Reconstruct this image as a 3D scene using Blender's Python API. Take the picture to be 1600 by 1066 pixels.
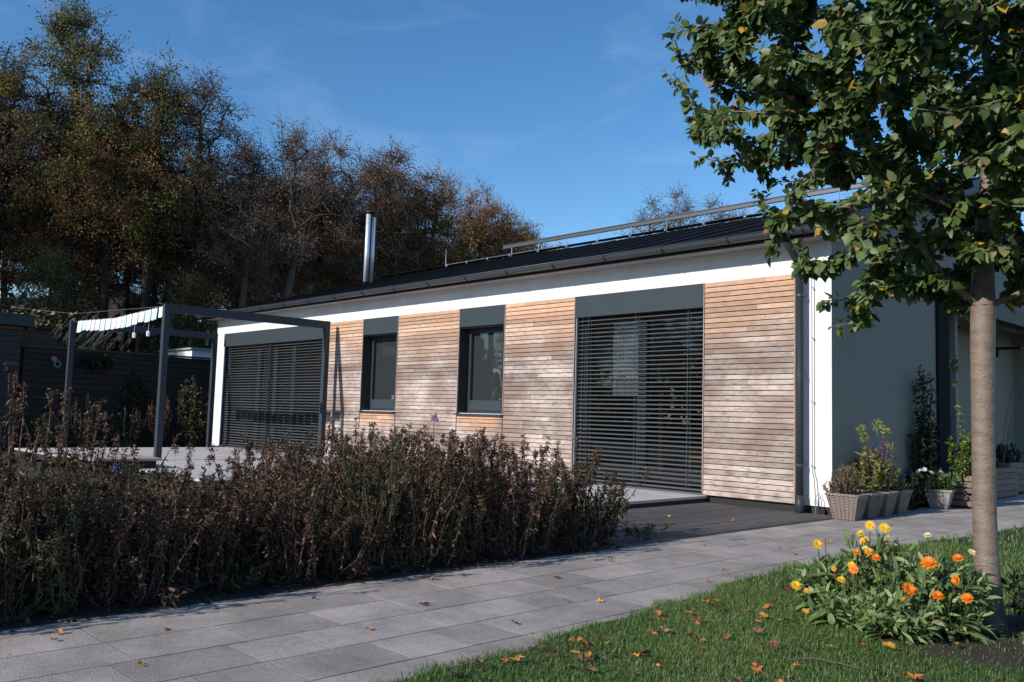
import bpy, bmesh, math, random
import numpy as np
from mathutils import Vector, Matrix
R = math.radians
random.seed(7)
rng = np.random.default_rng(7)
S = bpy.context.scene
C = S.collection
for o in list(bpy.data.objects):
    bpy.data.objects.remove(o)

# ------------------------------------------------------------------ camera
yaw, pit, rol = -0.808511, 0.0855397, 0.0285582
fw = Vector((math.sin(yaw)*math.cos(pit), math.cos(yaw)*math.cos(pit), math.sin(pit)))
rt = Vector((math.cos(yaw), -math.sin(yaw), 0)); up = rt.cross(fw)
r2 = rt*math.cos(rol)+up*math.sin(rol); u2 = -rt*math.sin(rol)+up*math.cos(rol)
CAM = Vector((4.69849, -9.62743, 0.947644))
cd = bpy.data.cameras.new('camera'); cam = bpy.data.objects.new('camera', cd); C.objects.link(cam)
m = Matrix((r2, u2, -fw)).transposed().to_4x4(); m.translation = CAM
cam.matrix_world = m
cd.sensor_width = 36; cd.lens = 1354.87/1600*36; cd.clip_start = 0.05; cd.clip_end = 3000
S.camera = cam

# ------------------------------------------------------------------ light
SUNV = Vector((-0.35, -3.53, 1.79)).normalized()       # towards the sun
el = math.asin(SUNV.z); az = math.atan2(SUNV.x, SUNV.y)
w = bpy.data.worlds.new('World'); S.world = w; w.use_nodes = True
nt = w.node_tree; nt.nodes.clear()
sky = nt.nodes.new('ShaderNodeTexSky'); sky.sky_type = 'NISHITA'; sky.sun_disc = False
sky.sun_elevation = el; sky.sun_rotation = az; sky.altitude = 300; sky.air_density = 1.0; sky.dust_density = 0.0; sky.ozone_density = 3.0
bg = nt.nodes.new('ShaderNodeBackground'); bg.inputs[1].default_value = 0.158
wo = nt.nodes.new('ShaderNodeOutputWorld')
# faint cirrus streaks high in the air
tc = nt.nodes.new('ShaderNodeTexCoord'); mp = nt.nodes.new('ShaderNodeMapping'); mp.inputs['Scale'].default_value = (1.2, 3.5, 9); mp.inputs['Rotation'].default_value = (0.25, 0.3, 0.6)
nz = nt.nodes.new('ShaderNodeTexNoise'); nz.inputs['Scale'].default_value = 1.6; nz.inputs['Detail'].default_value = 7; nz.inputs['Roughness'].default_value = .6; nz.inputs['Distortion'].default_value = .6
rp = nt.nodes.new('ShaderNodeMapRange'); rp.inputs[1].default_value = .5; rp.inputs[2].default_value = .85; rp.inputs[4].default_value = .09
mx = nt.nodes.new('ShaderNodeMix'); mx.data_type = 'RGBA'; mx.inputs[7].default_value = (7.5, 8.6, 10.5, 1)
nt.links.new(tc.outputs['Generated'], mp.inputs[0]); nt.links.new(mp.outputs[0], nz.inputs[0]); nt.links.new(nz.outputs[0], rp.inputs[0])
nt.links.new(rp.outputs[0], mx.inputs[0]); hs_ = nt.nodes.new('ShaderNodeHueSaturation'); hs_.inputs['Saturation'].default_value = 1.22; nt.links.new(sky.outputs[0], hs_.inputs['Color']); nt.links.new(hs_.outputs[0], mx.inputs[6]); nt.links.new(mx.outputs[2], bg.inputs[0]); nt.links.new(bg.outputs[0], wo.inputs[0])
ld = bpy.data.lights.new('sun', 'SUN'); ld.energy = 4.9; ld.angle = R(0.53); ld.color = (1, .93, .85)
sun = bpy.data.objects.new('sun', ld); C.objects.link(sun); sun.rotation_euler = (-SUNV).to_track_quat('-Z', 'Y').to_euler()
S.view_settings.view_transform = 'Standard'; S.view_settings.look = 'None'
S.view_settings.exposure = 0.0; S.view_settings.gamma = 1; S.view_settings.use_curve_mapping = False
S.render.engine = 'CYCLES'

# ------------------------------------------------------------------ materials
def mat(name, col=(.5, .5, .5), rough=.6, metal=0, spec=.5, ramp=None, rnd=None, noise=None, bump=None, trans=0, objrnd=0, stretch=(1, 1, 1), blotch=None):
    """col base; ramp = [(pos,col)..] driven by the face attribute rnd; noise=(scale,amount) multiplies value; bump=(scale,strength)"""
    mt = bpy.data.materials.new(name); mt.use_nodes = True; n = mt.node_tree; nd = n.nodes; lk = n.links
    b = nd['Principled BSDF']; b.inputs['Roughness'].default_value = rough; b.inputs['Metallic'].default_value = metal
    b.inputs['Specular IOR Level'].default_value = spec
    b.inputs['Base Color'].default_value = (*col, 1)
    src = None
    if ramp:
        at = nd.new('ShaderNodeAttribute'); at.attribute_name = 'rnd'; cr = nd.new('ShaderNodeValToRGB'); lk.new(at.outputs['Fac'], cr.inputs[0])
        e = cr.color_ramp.elements
        while len(e) < len(ramp): e.new(.5)
        for k, (p, c) in enumerate(ramp): e[k].position = p; e[k].color = (*c, 1)
        src = cr.outputs[0]
    geo = nd.new('ShaderNodeNewGeometry'); mpp = nd.new('ShaderNodeMapping'); mpp.inputs['Scale'].default_value = stretch; lk.new(geo.outputs['Position'], mpp.inputs[0])
    def mul(s, fac):
        mm = nd.new('ShaderNodeMix'); mm.data_type = 'RGBA'; mm.blend_type = 'MULTIPLY'; mm.inputs[0].default_value = 1
        if s: lk.new(s, mm.inputs[6])
        else: mm.inputs[6].default_value = (*col, 1)
        lk.new(fac, mm.inputs[7]); return mm.outputs[2]
    for q in (noise, blotch):
        if q:
            t = nd.new('ShaderNodeTexNoise'); t.inputs['Scale'].default_value = q[0]; t.inputs['Detail'].default_value = 6; t.inputs['Roughness'].default_value = .65; lk.new(mpp.outputs[0], t.inputs[0])
            mr = nd.new('ShaderNodeMapRange'); mr.inputs[1].default_value = .3; mr.inputs[2].default_value = .7; mr.inputs[3].default_value = 1-q[1]; mr.inputs[4].default_value = 1+q[1]*.6
            lk.new(t.outputs[0], mr.inputs[0]); src = mul(src, mr.outputs[0])
    if objrnd:
        oi = nd.new('ShaderNodeObjectInfo'); mr = nd.new('ShaderNodeMapRange'); mr.inputs[3].default_value = 1-objrnd; mr.inputs[4].default_value = 1+objrnd
        lk.new(oi.outputs['Random'], mr.inputs[0]); src = mul(src, mr.outputs[0])
    if src: lk.new(src, b.inputs['Base Color'])
    if bump:
        t = nd.new('ShaderNodeTexNoise'); t.inputs['Scale'].default_value = bump[0]; t.inputs['Detail'].default_value = 5; lk.new(mpp.outputs[0], t.inputs[0])
        bp = nd.new('ShaderNodeBump'); bp.inputs['Strength'].default_value = bump[1]; bp.inputs['Distance'].default_value = .01; lk.new(t.outputs[0], bp.inputs['Height']); lk.new(bp.outputs[0], b.inputs['Normal'])
    if trans:
        tr = nd.new('ShaderNodeBsdfTranslucent'); ms = nd.new('ShaderNodeMixShader'); ms.inputs[0].default_value = trans
        if src: lk.new(src, tr.inputs[0])
        else: tr.inputs[0].default_value = (*col, 1)
        lk.new(b.outputs[0], ms.inputs[1]); lk.new(tr.outputs[0], ms.inputs[2]); lk.new(ms.outputs[0], nd['Material Output'].inputs[0])
    return mt

M = {}
M['plaster'] = mat('white_plaster', (.80, .80, .79), .9, noise=(2.6, .10), bump=(160, .3), stretch=(1, 1, .35))
M['gable'] = mat('shade_toned_plaster', (.27, .252, .213), .9, noise=(1.1, .06), bump=(160, .25))  # white render greyed in the colour to deepen the gable's shade
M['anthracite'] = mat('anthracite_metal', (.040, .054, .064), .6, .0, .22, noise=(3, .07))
M['darkmetal'] = mat('dark_metal', (.030, .037, .043), .5, 0, .35, noise=(4, .1))
M['gutter'] = mat('gutter_metal', (.045, .055, .064), .38, .0, noise=(5, .12))
M['roof'] = mat('roof_sheet', (.007, .0075, .009), .85, .0, .06, noise=(2, .15))
M['steel'] = mat('stainless_steel', (.78, .79, .80), .5, .6, noise=(9, .05))
M['alu'] = mat('aluminium', (.13, .135, .14), .4, .5)
M['galv'] = mat('galvanised_wire', (.55, .56, .57), .35, .8)
M['slat'] = mat('blind_slat', (.15, .16, .165), .35, .3, objrnd=.06)
M['darkpanel'] = mat('dark_panel', (.020, .023, .026), .95, 0, .05)
M['frame'] = mat('window_frame_paint', (.028, .036, .044), .4)
M['black'] = mat('black_rubber', (.012, .012, .013), .6)
M['room'] = mat('room_paint', (.30, .285, .27), .9)
M['soffit'] = mat('soffit_board', (.34, .33, .32), .8, noise=(2, .15))
M['deck'] = mat('weathered_deck', (.098, .088, .084), .75, noise=(7, .35), stretch=(9, .6, 1), bump=(40, .5), objrnd=.2, blotch=(.9, .2))
M['slab'] = mat('concrete_slab', (.385, .335, .30), .85, noise=(2.6, .34), bump=(120, .5), objrnd=.15, blotch=(38, .20))
M['terrace'] = mat('terrace_slab', (.52, .48, .47), .85, noise=(1.8, .12), bump=(120, .3), objrnd=.06)
M['joint'] = mat('joint_sand', (.028, .024, .022), .95, noise=(30, .4))
M['soil'] = mat('dark_soil', (.042, .030, .023), .97, noise=(18, .5), bump=(35, 1.0))
M['ground'] = mat('meadow_ground', (.018, .024, .009), .97, noise=(1.2, .4), bump=(20, .8))
M['lawnbase'] = mat('lawn_base', (.028, .040, .014), .97, noise=(14, .5), bump=(60, 1))
M['bark'] = mat('smooth_bark', (.215, .165, .125), .5, noise=(11, .32), bump=(60, .55), stretch=(1, 1, 3.2), blotch=(38, .18))
M['fbark'] = mat('forest_bark', (.030, .024, .018), .9, noise=(6, .4), stretch=(1, 1, .3), bump=(20, .8))
M['palebark'] = mat('pale_bark', (.13, .105, .082), .9, noise=(6, .4), stretch=(1, 1, .3))
M['apple'] = mat('apple_leaf', ramp=[(0, (.042, .078, .020)), (.5, (.098, .165, .045)), (.80, (.16, .225, .072)), (.95, (.22, .23, .10)), (.965, (.22, .14, .05)), (.982, (.50, .34, .03)), (1, (.50, .17, .04))], rough=.45, spec=.4, trans=.34, noise=(35, .22))
M['autumn_green'] = mat('olive_foliage', ramp=[(0, (.034, .038, .012)), (.5, (.125, .118, .026)), (.85, (.27, .23, .05)), (1, (.30, .15, .04))], rough=.7, trans=.4, objrnd=.35)
M['autumn_brown'] = mat('russet_foliage', ramp=[(0, (.08, .04, .018)), (.5, (.29, .135, .05)), (.85, (.45, .21, .08)), (1, (.32, .23, .05))], rough=.7, trans=.4, objrnd=.35)
M['autumn_mauve'] = mat('grey_brown_foliage', ramp=[(0, (.06, .04, .03)), (.5, (.21, .125, .085)), (.85, (.32, .185, .12)), (1, (.20, .15, .05))], rough=.75, trans=.4, objrnd=.3)
M['dark_green'] = mat('dark_foliage', ramp=[(0, (.008, .014, .006)), (.6, (.022, .034, .012)), (1, (.045, .06, .02))], rough=.6, trans=.15)
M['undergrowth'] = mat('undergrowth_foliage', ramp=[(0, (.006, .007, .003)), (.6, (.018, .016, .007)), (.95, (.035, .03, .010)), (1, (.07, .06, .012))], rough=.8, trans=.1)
M['dead'] = mat('dried_stalks', ramp=[(0, (.009, .005, .0035)), (.45, (.042, .021, .012)), (.8, (.125, .063, .036)), (.95, (.30, .18, .115)), (1, (.16, .12, .03))], rough=.8, trans=.12)
M['deadgreen'] = mat('half_green_stalks', ramp=[(0, (.018, .018, .008)), (.4, (.045, .045, .016)), (.75, (.07, .085, .025)), (1, (.14, .12, .035))], rough=.7, trans=.2)
M['stem'] = mat('dry_stem', (.105, .06, .038), .7, noise=(14, .4))
M['greenstem'] = mat('green_stem', (.06, .09, .03), .6)
M['grass'] = mat('grass_blade', ramp=[(0, (.050, .098, .02)), (.5, (.115, .205, .042)), (.84, (.19, .28, .072)), (.93, (.27, .25, .11)), (1, (.32, .27, .14))], rough=.5, trans=.3)
M['marileaf'] = mat('marigold_leaf', ramp=[(0, (.07, .13, .034)), (.5, (.20, .30, .095)), (.88, (.35, .44, .19)), (.95, (.36, .32, .15)), (1, (.22, .14, .08))], rough=.6, trans=.3)
M['yellow'] = mat('yellow_petal', ramp=[(0, (.75, .42, .01)), (1, (.90, .62, .03))], rough=.5, trans=.25)
M['orange'] = mat('orange_petal', ramp=[(0, (.78, .16, .005)), (1, (.90, .30, .01))], rough=.5, trans=.25)
M['amber'] = mat('amber_petal', ramp=[(0, (.80, .30, .01)), (1, (.90, .48, .03))], rough=.5, trans=.25)
M['paleyellow'] = mat('pale_petal', ramp=[(0, (.75, .66, .25)), (1, (.85, .80, .5))], rough=.5, trans=.25)
M['whitepetal'] = mat('white_petal', (.80, .79, .78), .5, trans=.2)
M['pinkpetal'] = mat('pink_petal', (.72, .42, .55), .5, trans=.25)
M['purple'] = mat('purple_flower', (.16, .05, .14), .6)
M['wicker'] = mat('grey_wicker', (.30, .245, .215), .75, noise=(60, .35), objrnd=.1)
M['pot'] = mat('stone_pot', (.30, .27, .25), .85, noise=(20, .3), bump=(60, .5))
M['planterwood'] = mat('planter_wood', (.20, .14, .115), .8, noise=(9, .3), stretch=(4, .7, 4), objrnd=.15)
M['fencewood'] = mat('shade_darkened_fence_wood', (.024, .020, .017), .85, noise=(8, .35), stretch=(3, .6, 5), objrnd=.18)  # boards darkened in the colour to add shade on the fence
M['shedwood'] = mat('shed_wood', (.048, .042, .040), .8, noise=(8, .3), stretch=(3, .6, 5), objrnd=.15)
M['redwood'] = mat('red_brown_wood', (.17, .075, .055), .8, noise=(6, .3), stretch=(3, .6, 3), objrnd=.12)
M['lavender'] = mat('lavender_leaf', ramp=[(0, (.09, .08, .04)), (.6, (.20, .18, .095)), (1, (.30, .23, .13))], rough=.8, trans=.15)
M['olive'] = mat('olive_leaf', ramp=[(0, (.09, .10, .025)), (.6, (.24, .23, .07)), (1, (.42, .38, .12))], rough=.7, trans=.25)
M['limeflower'] = mat('lime_flower', ramp=[(0, (.25, .28, .06)), (1, (.42, .44, .12))], rough=.6, trans=.3)
M['vine'] = mat('vine_leaf', ramp=[(0, (.05, .09, .015)), (.6, (.13, .19, .03)), (1, (.26, .32, .06))], rough=.5, trans=.35)
M['mumleaf'] = mat('chrysanthemum_leaf', ramp=[(0, (.03, .06, .015)), (.6, (.07, .13, .03)), (1, (.12, .2, .05))], rough=.55, trans=.2)
M['clothwhite'] = mat('white_cloth', (.80, .80, .82), .9)
M['clothblue'] = mat('pale_blue_cloth', (.62, .75, .82), .9)
M['clothpink'] = mat('pale_pink_cloth', (.80, .71, .74), .9)
M['fallbrown'] = mat('dry_brown_leaf', (.20, .095, .05), .75, noise=(60, .35), objrnd=.4, trans=.1)
M['fallyellow'] = mat('yellow_fallen_leaf', (.55, .30, .05), .65, noise=(60, .25), objrnd=.3, trans=.15)
M['fallorange'] = mat('orange_fallen_leaf', (.48, .17, .04), .7, noise=(60, .3), objrnd=.3, trans=.15)
M['plasticred'] = mat('pink_plastic', (.65, .16, .16), .5)
M['plasticblue'] = mat('blue_plastic', (.10, .17, .23), .5)
M['bluetoy'] = mat('bright_blue_plastic', (.06, .12, .6), .4)
M['sandbox'] = mat('sandbox_wood', (.42, .33, .29), .8, noise=(6, .2), stretch=(1, 6, 1))
M['yellowchair'] = mat('yellow_chair_paint', (.62, .38, .08), .6)
M['reflection_sheet'] = mat('painted_reflection', (.72, .72, .78), .9)
M['orangeglass'] = mat('orange_bottle', (.7, .18, .05), .25)
M['greenglass'] = mat('green_bottle', (.05, .16, .12), .15)

# facade boards: weathered silver-grey, still warm under the eave and under the sills
def board_mat():
    mt = bpy.data.materials.new('larch_board'); mt.use_nodes = True; n = mt.node_tree; nd = n.nodes; lk = n.links; b = nd['Principled BSDF']
    b.inputs['Roughness'].default_value = .8; b.inputs['Specular IOR Level'].default_value = .25
    geo = nd.new('ShaderNodeNewGeometry'); sp = nd.new('ShaderNodeSeparateXYZ'); lk.new(geo.outputs['Position'], sp.inputs[0])
    def math_(op, a, bb=None, c=None):
        x = nd.new('ShaderNodeMath'); x.operation = op
        for i, v in enumerate((a, bb, c)):
            if v is None: continue
            if isinstance(v, (int, float)): x.inputs[i].default_value = v
            else: lk.new(v, x.inputs[i])
        return x.outputs[0]
    def noise(scale, st, det=6, ro=.6):
        mpn = nd.new('ShaderNodeMapping'); mpn.inputs['Scale'].default_value = st; lk.new(geo.outputs['Position'], mpn.inputs[0])
        t = nd.new('ShaderNodeTexNoise'); t.inputs['Scale'].default_value = scale; t.inputs['Detail'].default_value = det; t.inputs['Roughness'].default_value = ro; lk.new(mpn.outputs[0], t.inputs[0]); return t.outputs[0]
    def rng_(s, a, b_, c=0, d=1):
        q = nd.new('ShaderNodeMapRange'); q.inputs[1].default_value = a; q.inputs[2].default_value = b_; q.inputs[3].default_value = c; q.inputs[4].default_value = d; lk.new(s, q.inputs[0]); return q.outputs[0]
    def mixc(f, a, bb, mode='MIX'):
        q = nd.new('ShaderNodeMix'); q.data_type = 'RGBA'; q.blend_type = mode
        if isinstance(f, (int, float)): q.inputs[0].default_value = f
        else: lk.new(f, q.inputs[0])
        for i, v in ((6, a), (7, bb)):
            if isinstance(v, tuple): q.inputs[i].default_value = (*v, 1)
            else: lk.new(v, q.inputs[i])
        return q.outputs[2]
    oi = nd.new('ShaderNodeObjectInfo')
    big = noise(1.0, (1.0, 1, 1.9)); med = noise(5, (1.6, 1, 5)); grain = noise(22, (.8, 1, 14), 8, .7)
    warmz = math_('ADD', rng_(sp.outputs['Z'], 1.75, 2.85), math_('MULTIPLY', math_('SUBTRACT', big, .5), .9))
    below = math_('MULTIPLY', rng_(sp.outputs['Z'], .60, .93), math_('LESS_THAN', sp.outputs['Z'], .96))
    def band(a, c):
        return math_('MULTIPLY', rng_(sp.outputs['X'], a-.12, a+.12), rng_(sp.outputs['X'], c-.12, c+.12, 1, 0))
    sill = math_('MULTIPLY', below, math_('ADD', band(-6.62, -5.62), band(-9.52, -8.55)))
    warm = math_('MAXIMUM', warmz, math_('MULTIPLY', sill, 1.25)); wn = nd.new('ShaderNodeClamp'); lk.new(warm, wn.inputs[0])
    grey = mixc(rng_(big, .40, .60), (.50, .415, .36), (.25, .19, .165))
    grey = mixc(rng_(med, .50, .70, 0, .75), grey, (.17, .13, .118))
    wc = mixc(rng_(med, .35, .7), (.66, .415, .27), (.54, .30, .175))
    c1 = mixc(wn.outputs[0], grey, wc)
    c1 = mixc(1, c1, rng_(grain, .25, .75, .72, 1.22), 'MULTIPLY')
    # each piece of board has its own tone
    c1 = mixc(1, c1, rng_(oi.outputs['Random'], 0, 1, .74, 1.26), 'MULTIPLY')
    lk.new(c1, b.inputs['Base Color'])
    bp = nd.new('ShaderNodeBump'); bp.inputs['Strength'].default_value = .35; bp.inputs['Distance'].default_value = .004; lk.new(grain, bp.inputs['Height']); lk.new(bp.outputs[0], b.inputs['Normal'])
    return mt
M['board'] = board_mat()
M['battenwood'] = mat('batten_wood', (.11, .075, .055), .9)
M['trim'] = mat('trim_wood', (.40, .30, .25), .8, noise=(8, .2))
def screen_mat():
    mt = bpy.data.materials.new('insect_screen'); mt.use_nodes = True; n = mt.node_tree; nd = n.nodes; b = nd['Principled BSDF']; b.inputs['Base Color'].default_value = (.28, .29, .30, 1); b.inputs['Roughness'].default_value = .9
    tr = nd.new('ShaderNodeBsdfTransparent'); ms = nd.new('ShaderNodeMixShader'); ms.inputs[0].default_value = .2
    n.links.new(tr.outputs[0], ms.inputs[1]); n.links.new(b.outputs[0], ms.inputs[2]); n.links.new(ms.outputs[0], nd['Material Output'].inputs[0]); return mt
M['screen'] = screen_mat()
def glass_mat():
    mt = bpy.data.materials.new('window_glass'); mt.use_nodes = True; n = mt.node_tree; nd = n.nodes; lk = n.links; nd.remove(nd['Principled BSDF'])
    tr = nd.new('ShaderNodeBsdfTransparent'); tr.inputs[0].default_value = (.80, .83, .83, 1)
    gl = nd.new('ShaderNodeBsdfGlossy'); gl.inputs['Roughness'].default_value = .01
    lw = nd.new('ShaderNodeLayerWeight'); lw.inputs[0].default_value = .5; pw = nd.new('ShaderNodeMath'); pw.operation = 'POWER'; pw.inputs[1].default_value = 4.0; lk.new(lw.outputs['Facing'], pw.inputs[0])
    fr = nd.new('ShaderNodeMath'); fr.operation = 'MULTIPLY_ADD'; fr.inputs[1].default_value = .85; fr.inputs[2].default_value = .07; lk.new(pw.outputs[0], fr.inputs[0]); ms = nd.new('ShaderNodeMixShader')
    lk.new(fr.outputs[0], ms.inputs[0]); lk.new(tr.outputs[0], ms.inputs[1]); lk.new(gl.outputs[0], ms.inputs[2]); lk.new(ms.outputs[0], nd['Material Output'].inputs[0]); return mt
M['glass'] = glass_mat()

# ------------------------------------------------------------------ mesh tools
class MB:
    """collects simple solids as one mesh"""
    def __init__(s): s.v = []; s.f = []
    def add(s, v, f):
        o = len(s.v); s.v += [tuple(x) for x in v]; s.f += [tuple(i+o for i in q) for q in f]; return s
    def box(s, x0, x1, y0, y1, z0, z1, mtx=None):
        v = [Vector((x, y, z)) for z in (z0, z1) for x, y in ((x0, y0), (x1, y0), (x1, y1), (x0, y1))]
        if mtx: v = [mtx @ p for p in v]
        return s.add(v, [(0, 3, 2, 1), (4, 5, 6, 7), (0, 1, 5, 4), (1, 2, 6, 5), (2, 3, 7, 6), (3, 0, 4, 7)])
    def tube(s, pts, rad, n=8, cap=True):
        pts = [Vector(p) for p in pts]
        if not hasattr(rad, '__len__'): rad = [rad]*len(pts)
        o = len(s.v); t0 = (pts[1]-pts[0]).normalized(); a = t0.orthogonal().normalized()
        for i, p in enumerate(pts):
            t = (pts[min(i+1, len(pts)-1)]-pts[max(i-1, 0)]).normalized(); a = (a-t*a.dot(t)).normalized(); bb = t.cross(a)
            for k in range(n):
                q = 2*math.pi*k/n; s.v.append(tuple(p+(a*math.cos(q)+bb*math.sin(q))*rad[i]))
        for i in range(len(pts)-1):
            for k in range(n):
                s.f.append((o+i*n+k, o+i*n+(k+1) % n, o+(i+1)*n+(k+1) % n, o+(i+1)*n+k))
        if cap: s.f.append(tuple(o+k for k in reversed(range(n)))); s.f.append(tuple(o+(len(pts)-1)*n+k for k in range(n)))
        return s
    def prof(s, prof, x0, x1, axis='x'):
        """closed profile (a,b) extruded: axis x -> (x,a,b); axis y -> (a,y,b)"""
        n = len(prof); g = (lambda t, a, b: (t, a, b)) if axis == 'x' else (lambda t, a, b: (a, t, b))
        v = [g(x0, a, b) for a, b in prof]+[g(x1, a, b) for a, b in prof]
        return s.add(v, [(i, (i+1) % n, n+(i+1) % n, n+i) for i in range(n)]+[tuple(reversed(range(n))), tuple(range(n, 2*n))])
    def build(s, name, m_, parent=None, loc=(0, 0, 0), bevel=0, smooth=False):
        me = bpy.data.meshes.new(name); me.from_pydata(s.v, [], s.f); me.update()
        bm = bmesh.new(); bm.from_mesh(me); bmesh.ops.recalc_face_normals(bm, faces=bm.faces)
        if bevel: bmesh.ops.bevel(bm, geom=list(bm.edges), offset=bevel, segments=1, affect='EDGES')
        bm.to_mesh(me); bm.free()
        me.materials.append(m_)
        if smooth: me.shade_smooth()
        return link(name, me, parent, loc)
def link(name, me, parent=None, loc=(0, 0, 0)):
    o = bpy.data.objects.new(name, me); C.objects.link(o); o.location = loc
    if parent: o.parent = parent
    return o
def tag(o, label=None, cat=None, group=None, kind=None):
    if label: o['label'] = label
    if cat: o['category'] = cat
    if group: o['group'] = group
    if kind: o['kind'] = kind
    return o
def thing(name, label, cat, loc=(0, 0, 0), group=None, rz=0):
    o = bpy.data.objects.new(name, None); C.objects.link(o); o.location = loc; o.rotation_euler.z = rz; o.empty_display_size = .1
    return tag(o, label, cat, group)
def copy_tree(o, parent=None):
    c = o.copy(); C.objects.link(c); c.parent = parent
    for ch in list(o.children): copy_tree(ch, c)
    return c
def np_mesh(name, V, polys, mats, rnds=None, mi=None, smooth=None):
    """V (n,3); polys list of int arrays (m,k); rnds list of arrays (m,); mi list of material index; smooth list of bool"""
    me = bpy.data.meshes.new(name); V = np.asarray(V, dtype=np.float32)
    me.vertices.add(len(V)); me.vertices.foreach_set('co', V.ravel())
    tot = np.concatenate([np.full(len(p), p.shape[1], dtype=np.int32) for p in polys]); li = np.concatenate([p.ravel() for p in polys]).astype(np.int32)
    st = np.concatenate([[0], np.cumsum(tot)[:-1]]).astype(np.int32)
    me.loops.add(len(li)); me.loops.foreach_set('vertex_index', li); me.polygons.add(len(tot)); me.polygons.foreach_set('loop_start', st); me.polygons.foreach_set('loop_total', tot)
    for x in mats: me.materials.append(x)
    if mi is not None: me.polygons.foreach_set('material_index', np.concatenate([np.full(len(p), k, dtype=np.int32) for p, k in zip(polys, mi)]))
    if smooth is not None: me.polygons.foreach_set('use_smooth', np.concatenate([np.full(len(p), bool(k)) for p, k in zip(polys, smooth)]))
    if rnds is not None:
        a = me.attributes.new('rnd', 'FLOAT', 'FACE'); a.data.foreach_set('value', np.concatenate(rnds).astype(np.float32))
    me.update(calc_edges=True); me.validate(); return me
def unit(a): return a/np.maximum(np.linalg.norm(a, axis=-1, keepdims=True), 1e-9)
class NP:
    """accumulates numpy geometry"""
    def __init__(s): s.V = []; s.P = []; s.Rn = []; s.MI = []; s.SM = []; s.n = 0
    def put(s, V, polys, rn, mi=0, sm=False):
        for p in polys:
            s.P.append(p+s.n); s.Rn.append(rn(p) if callable(rn) else rn); s.MI.append(mi); s.SM.append(sm)
        s.V.append(V); s.n += len(V)
    def leaves(s, pos, d, nr, L, W, rnd, mi=0, curl=0.15, fold=.12):
        """folded and curled leaf, 8 verts"""
        k = len(pos); d = unit(d); side = unit(np.cross(d, nr)); nn = np.cross(side, d); L = np.broadcast_to(L, (k,))[:, None]; W = np.broadcast_to(W, (k,))[:, None]
        cu = np.broadcast_to(curl, (k,))[:, None]
        def st(t, wd, h): return pos+d*L*t+side*W*wd-nn*L*h
        v = np.stack([pos, st(.28, -.46, cu*.10-fold*W/L*.6), st(.28, 0, cu*.10), st(.28, .46, cu*.10-fold*W/L*.6),
                      st(.66, -.40, cu*.5-fold*W/L*.6), st(.66, 0, cu*.5), st(.66, .40, cu*.5-fold*W/L*.6), st(1, 0, cu*1.1)], 1).reshape(-1, 3)
        b = (np.arange(k)*8)[:, None]
        tri = np.concatenate([b+[0, 1, 2], b+[0, 2, 3], b+[4, 7, 5], b+[5, 7, 6]]); qu = np.concatenate([b+[1, 4, 5, 2], b+[2, 5, 6, 3]])
        s.put(v, [tri], np.tile(rnd, 4), mi, True); s.n -= len(v); s.V.pop()
        s.put(v, [qu], np.tile(rnd, 2), mi, True)
    def quads(s, pos, d, nr, L, W, rnd, mi=0):
        k = len(pos); d = unit(d); side = unit(np.cross(d, nr)); L = np.broadcast_to(L, (k,))[:, None]; W = np.broadcast_to(W, (k,))[:, None]
        v = np.stack([pos, pos+d*L*.5+side*W*.5, pos+d*L, pos+d*L*.5-side*W*.5], 1).reshape(-1, 3)
        s.put(v, [(np.arange(k)*4)[:, None]+[0, 1, 2, 3]], rnd, mi, False)
    def segs(s, A, B, ra, rb, n=4, mi=0, rnd=.5):
        """frustums from A to B"""
        k = len(A); t = unit(B-A); ref = np.where(np.abs(t[:, 2:3]) > .9, [[1., 0, 0]], [[0, 0, 1.]]); a = unit(np.cross(t, ref)); b = np.cross(t, a)
        q = np.arange(n)*2*np.pi/n; ring = a[:, None]*np.cos(q)[None, :, None]+b[:, None]*np.sin(q)[None, :, None]
        ra = np.broadcast_to(ra, (k,))[:, None, None]; rb = np.broadcast_to(rb, (k,))[:, None, None]
        v = np.concatenate([A[:, None]+ring*ra, B[:, None]+ring*rb], 1).reshape(-1, 3)
        i = np.arange(n); j = (i+1) % n; f = np.stack([i, j, j+n, i+n], 1)
        p = ((np.arange(k)*2*n)[:, None, None]+f[None]).reshape(-1, 4)
        s.put(v, [p], np.full(len(p), rnd), mi, True)
    def mesh(s, name, mats): return np_mesh(name, np.concatenate(s.V), s.P, mats, s.Rn, s.MI, s.SM)
def rdir(k, g=rng): return unit(g.normal(size=(k, 3)))

def grow(nodes, par, attract, seg, jit, g, up_bias=.25, pen=None):
    """extend a skeleton towards attractors; returns arrays nodes, parent"""
    N = [np.array(p, float) for p in nodes]; P = list(par); tips = []
    arr = np.array(N)
    dist = np.min(np.linalg.norm(attract[:, None]-arr[None], axis=2), axis=1)
    for a in attract[np.argsort(dist)]:
        arr = np.array(N); dv = a-arr; dd = np.linalg.norm(dv, axis=1)
        cost = dd+np.maximum(0, -dv[:, 2])*.6
        if pen is not None: cost = cost+pen(arr)
        i = int(np.argmin(cost)); p = arr[i]; D = dd[i]; k = max(1, int(D/seg)); prev = i
        for q in range(1, k+1):
            t = q/k; pt = p+(a-p)*t; pt = pt-np.array([0, 0, up_bias])*D*t*(1-t)*1.0
            if q < k: pt = pt+g.normal(size=3)*jit*seg
            N.append(pt); P.append(prev); prev = len(N)-1
        tips.append(prev)
    return np.array(N), np.array(P), np.array(tips)
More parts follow.
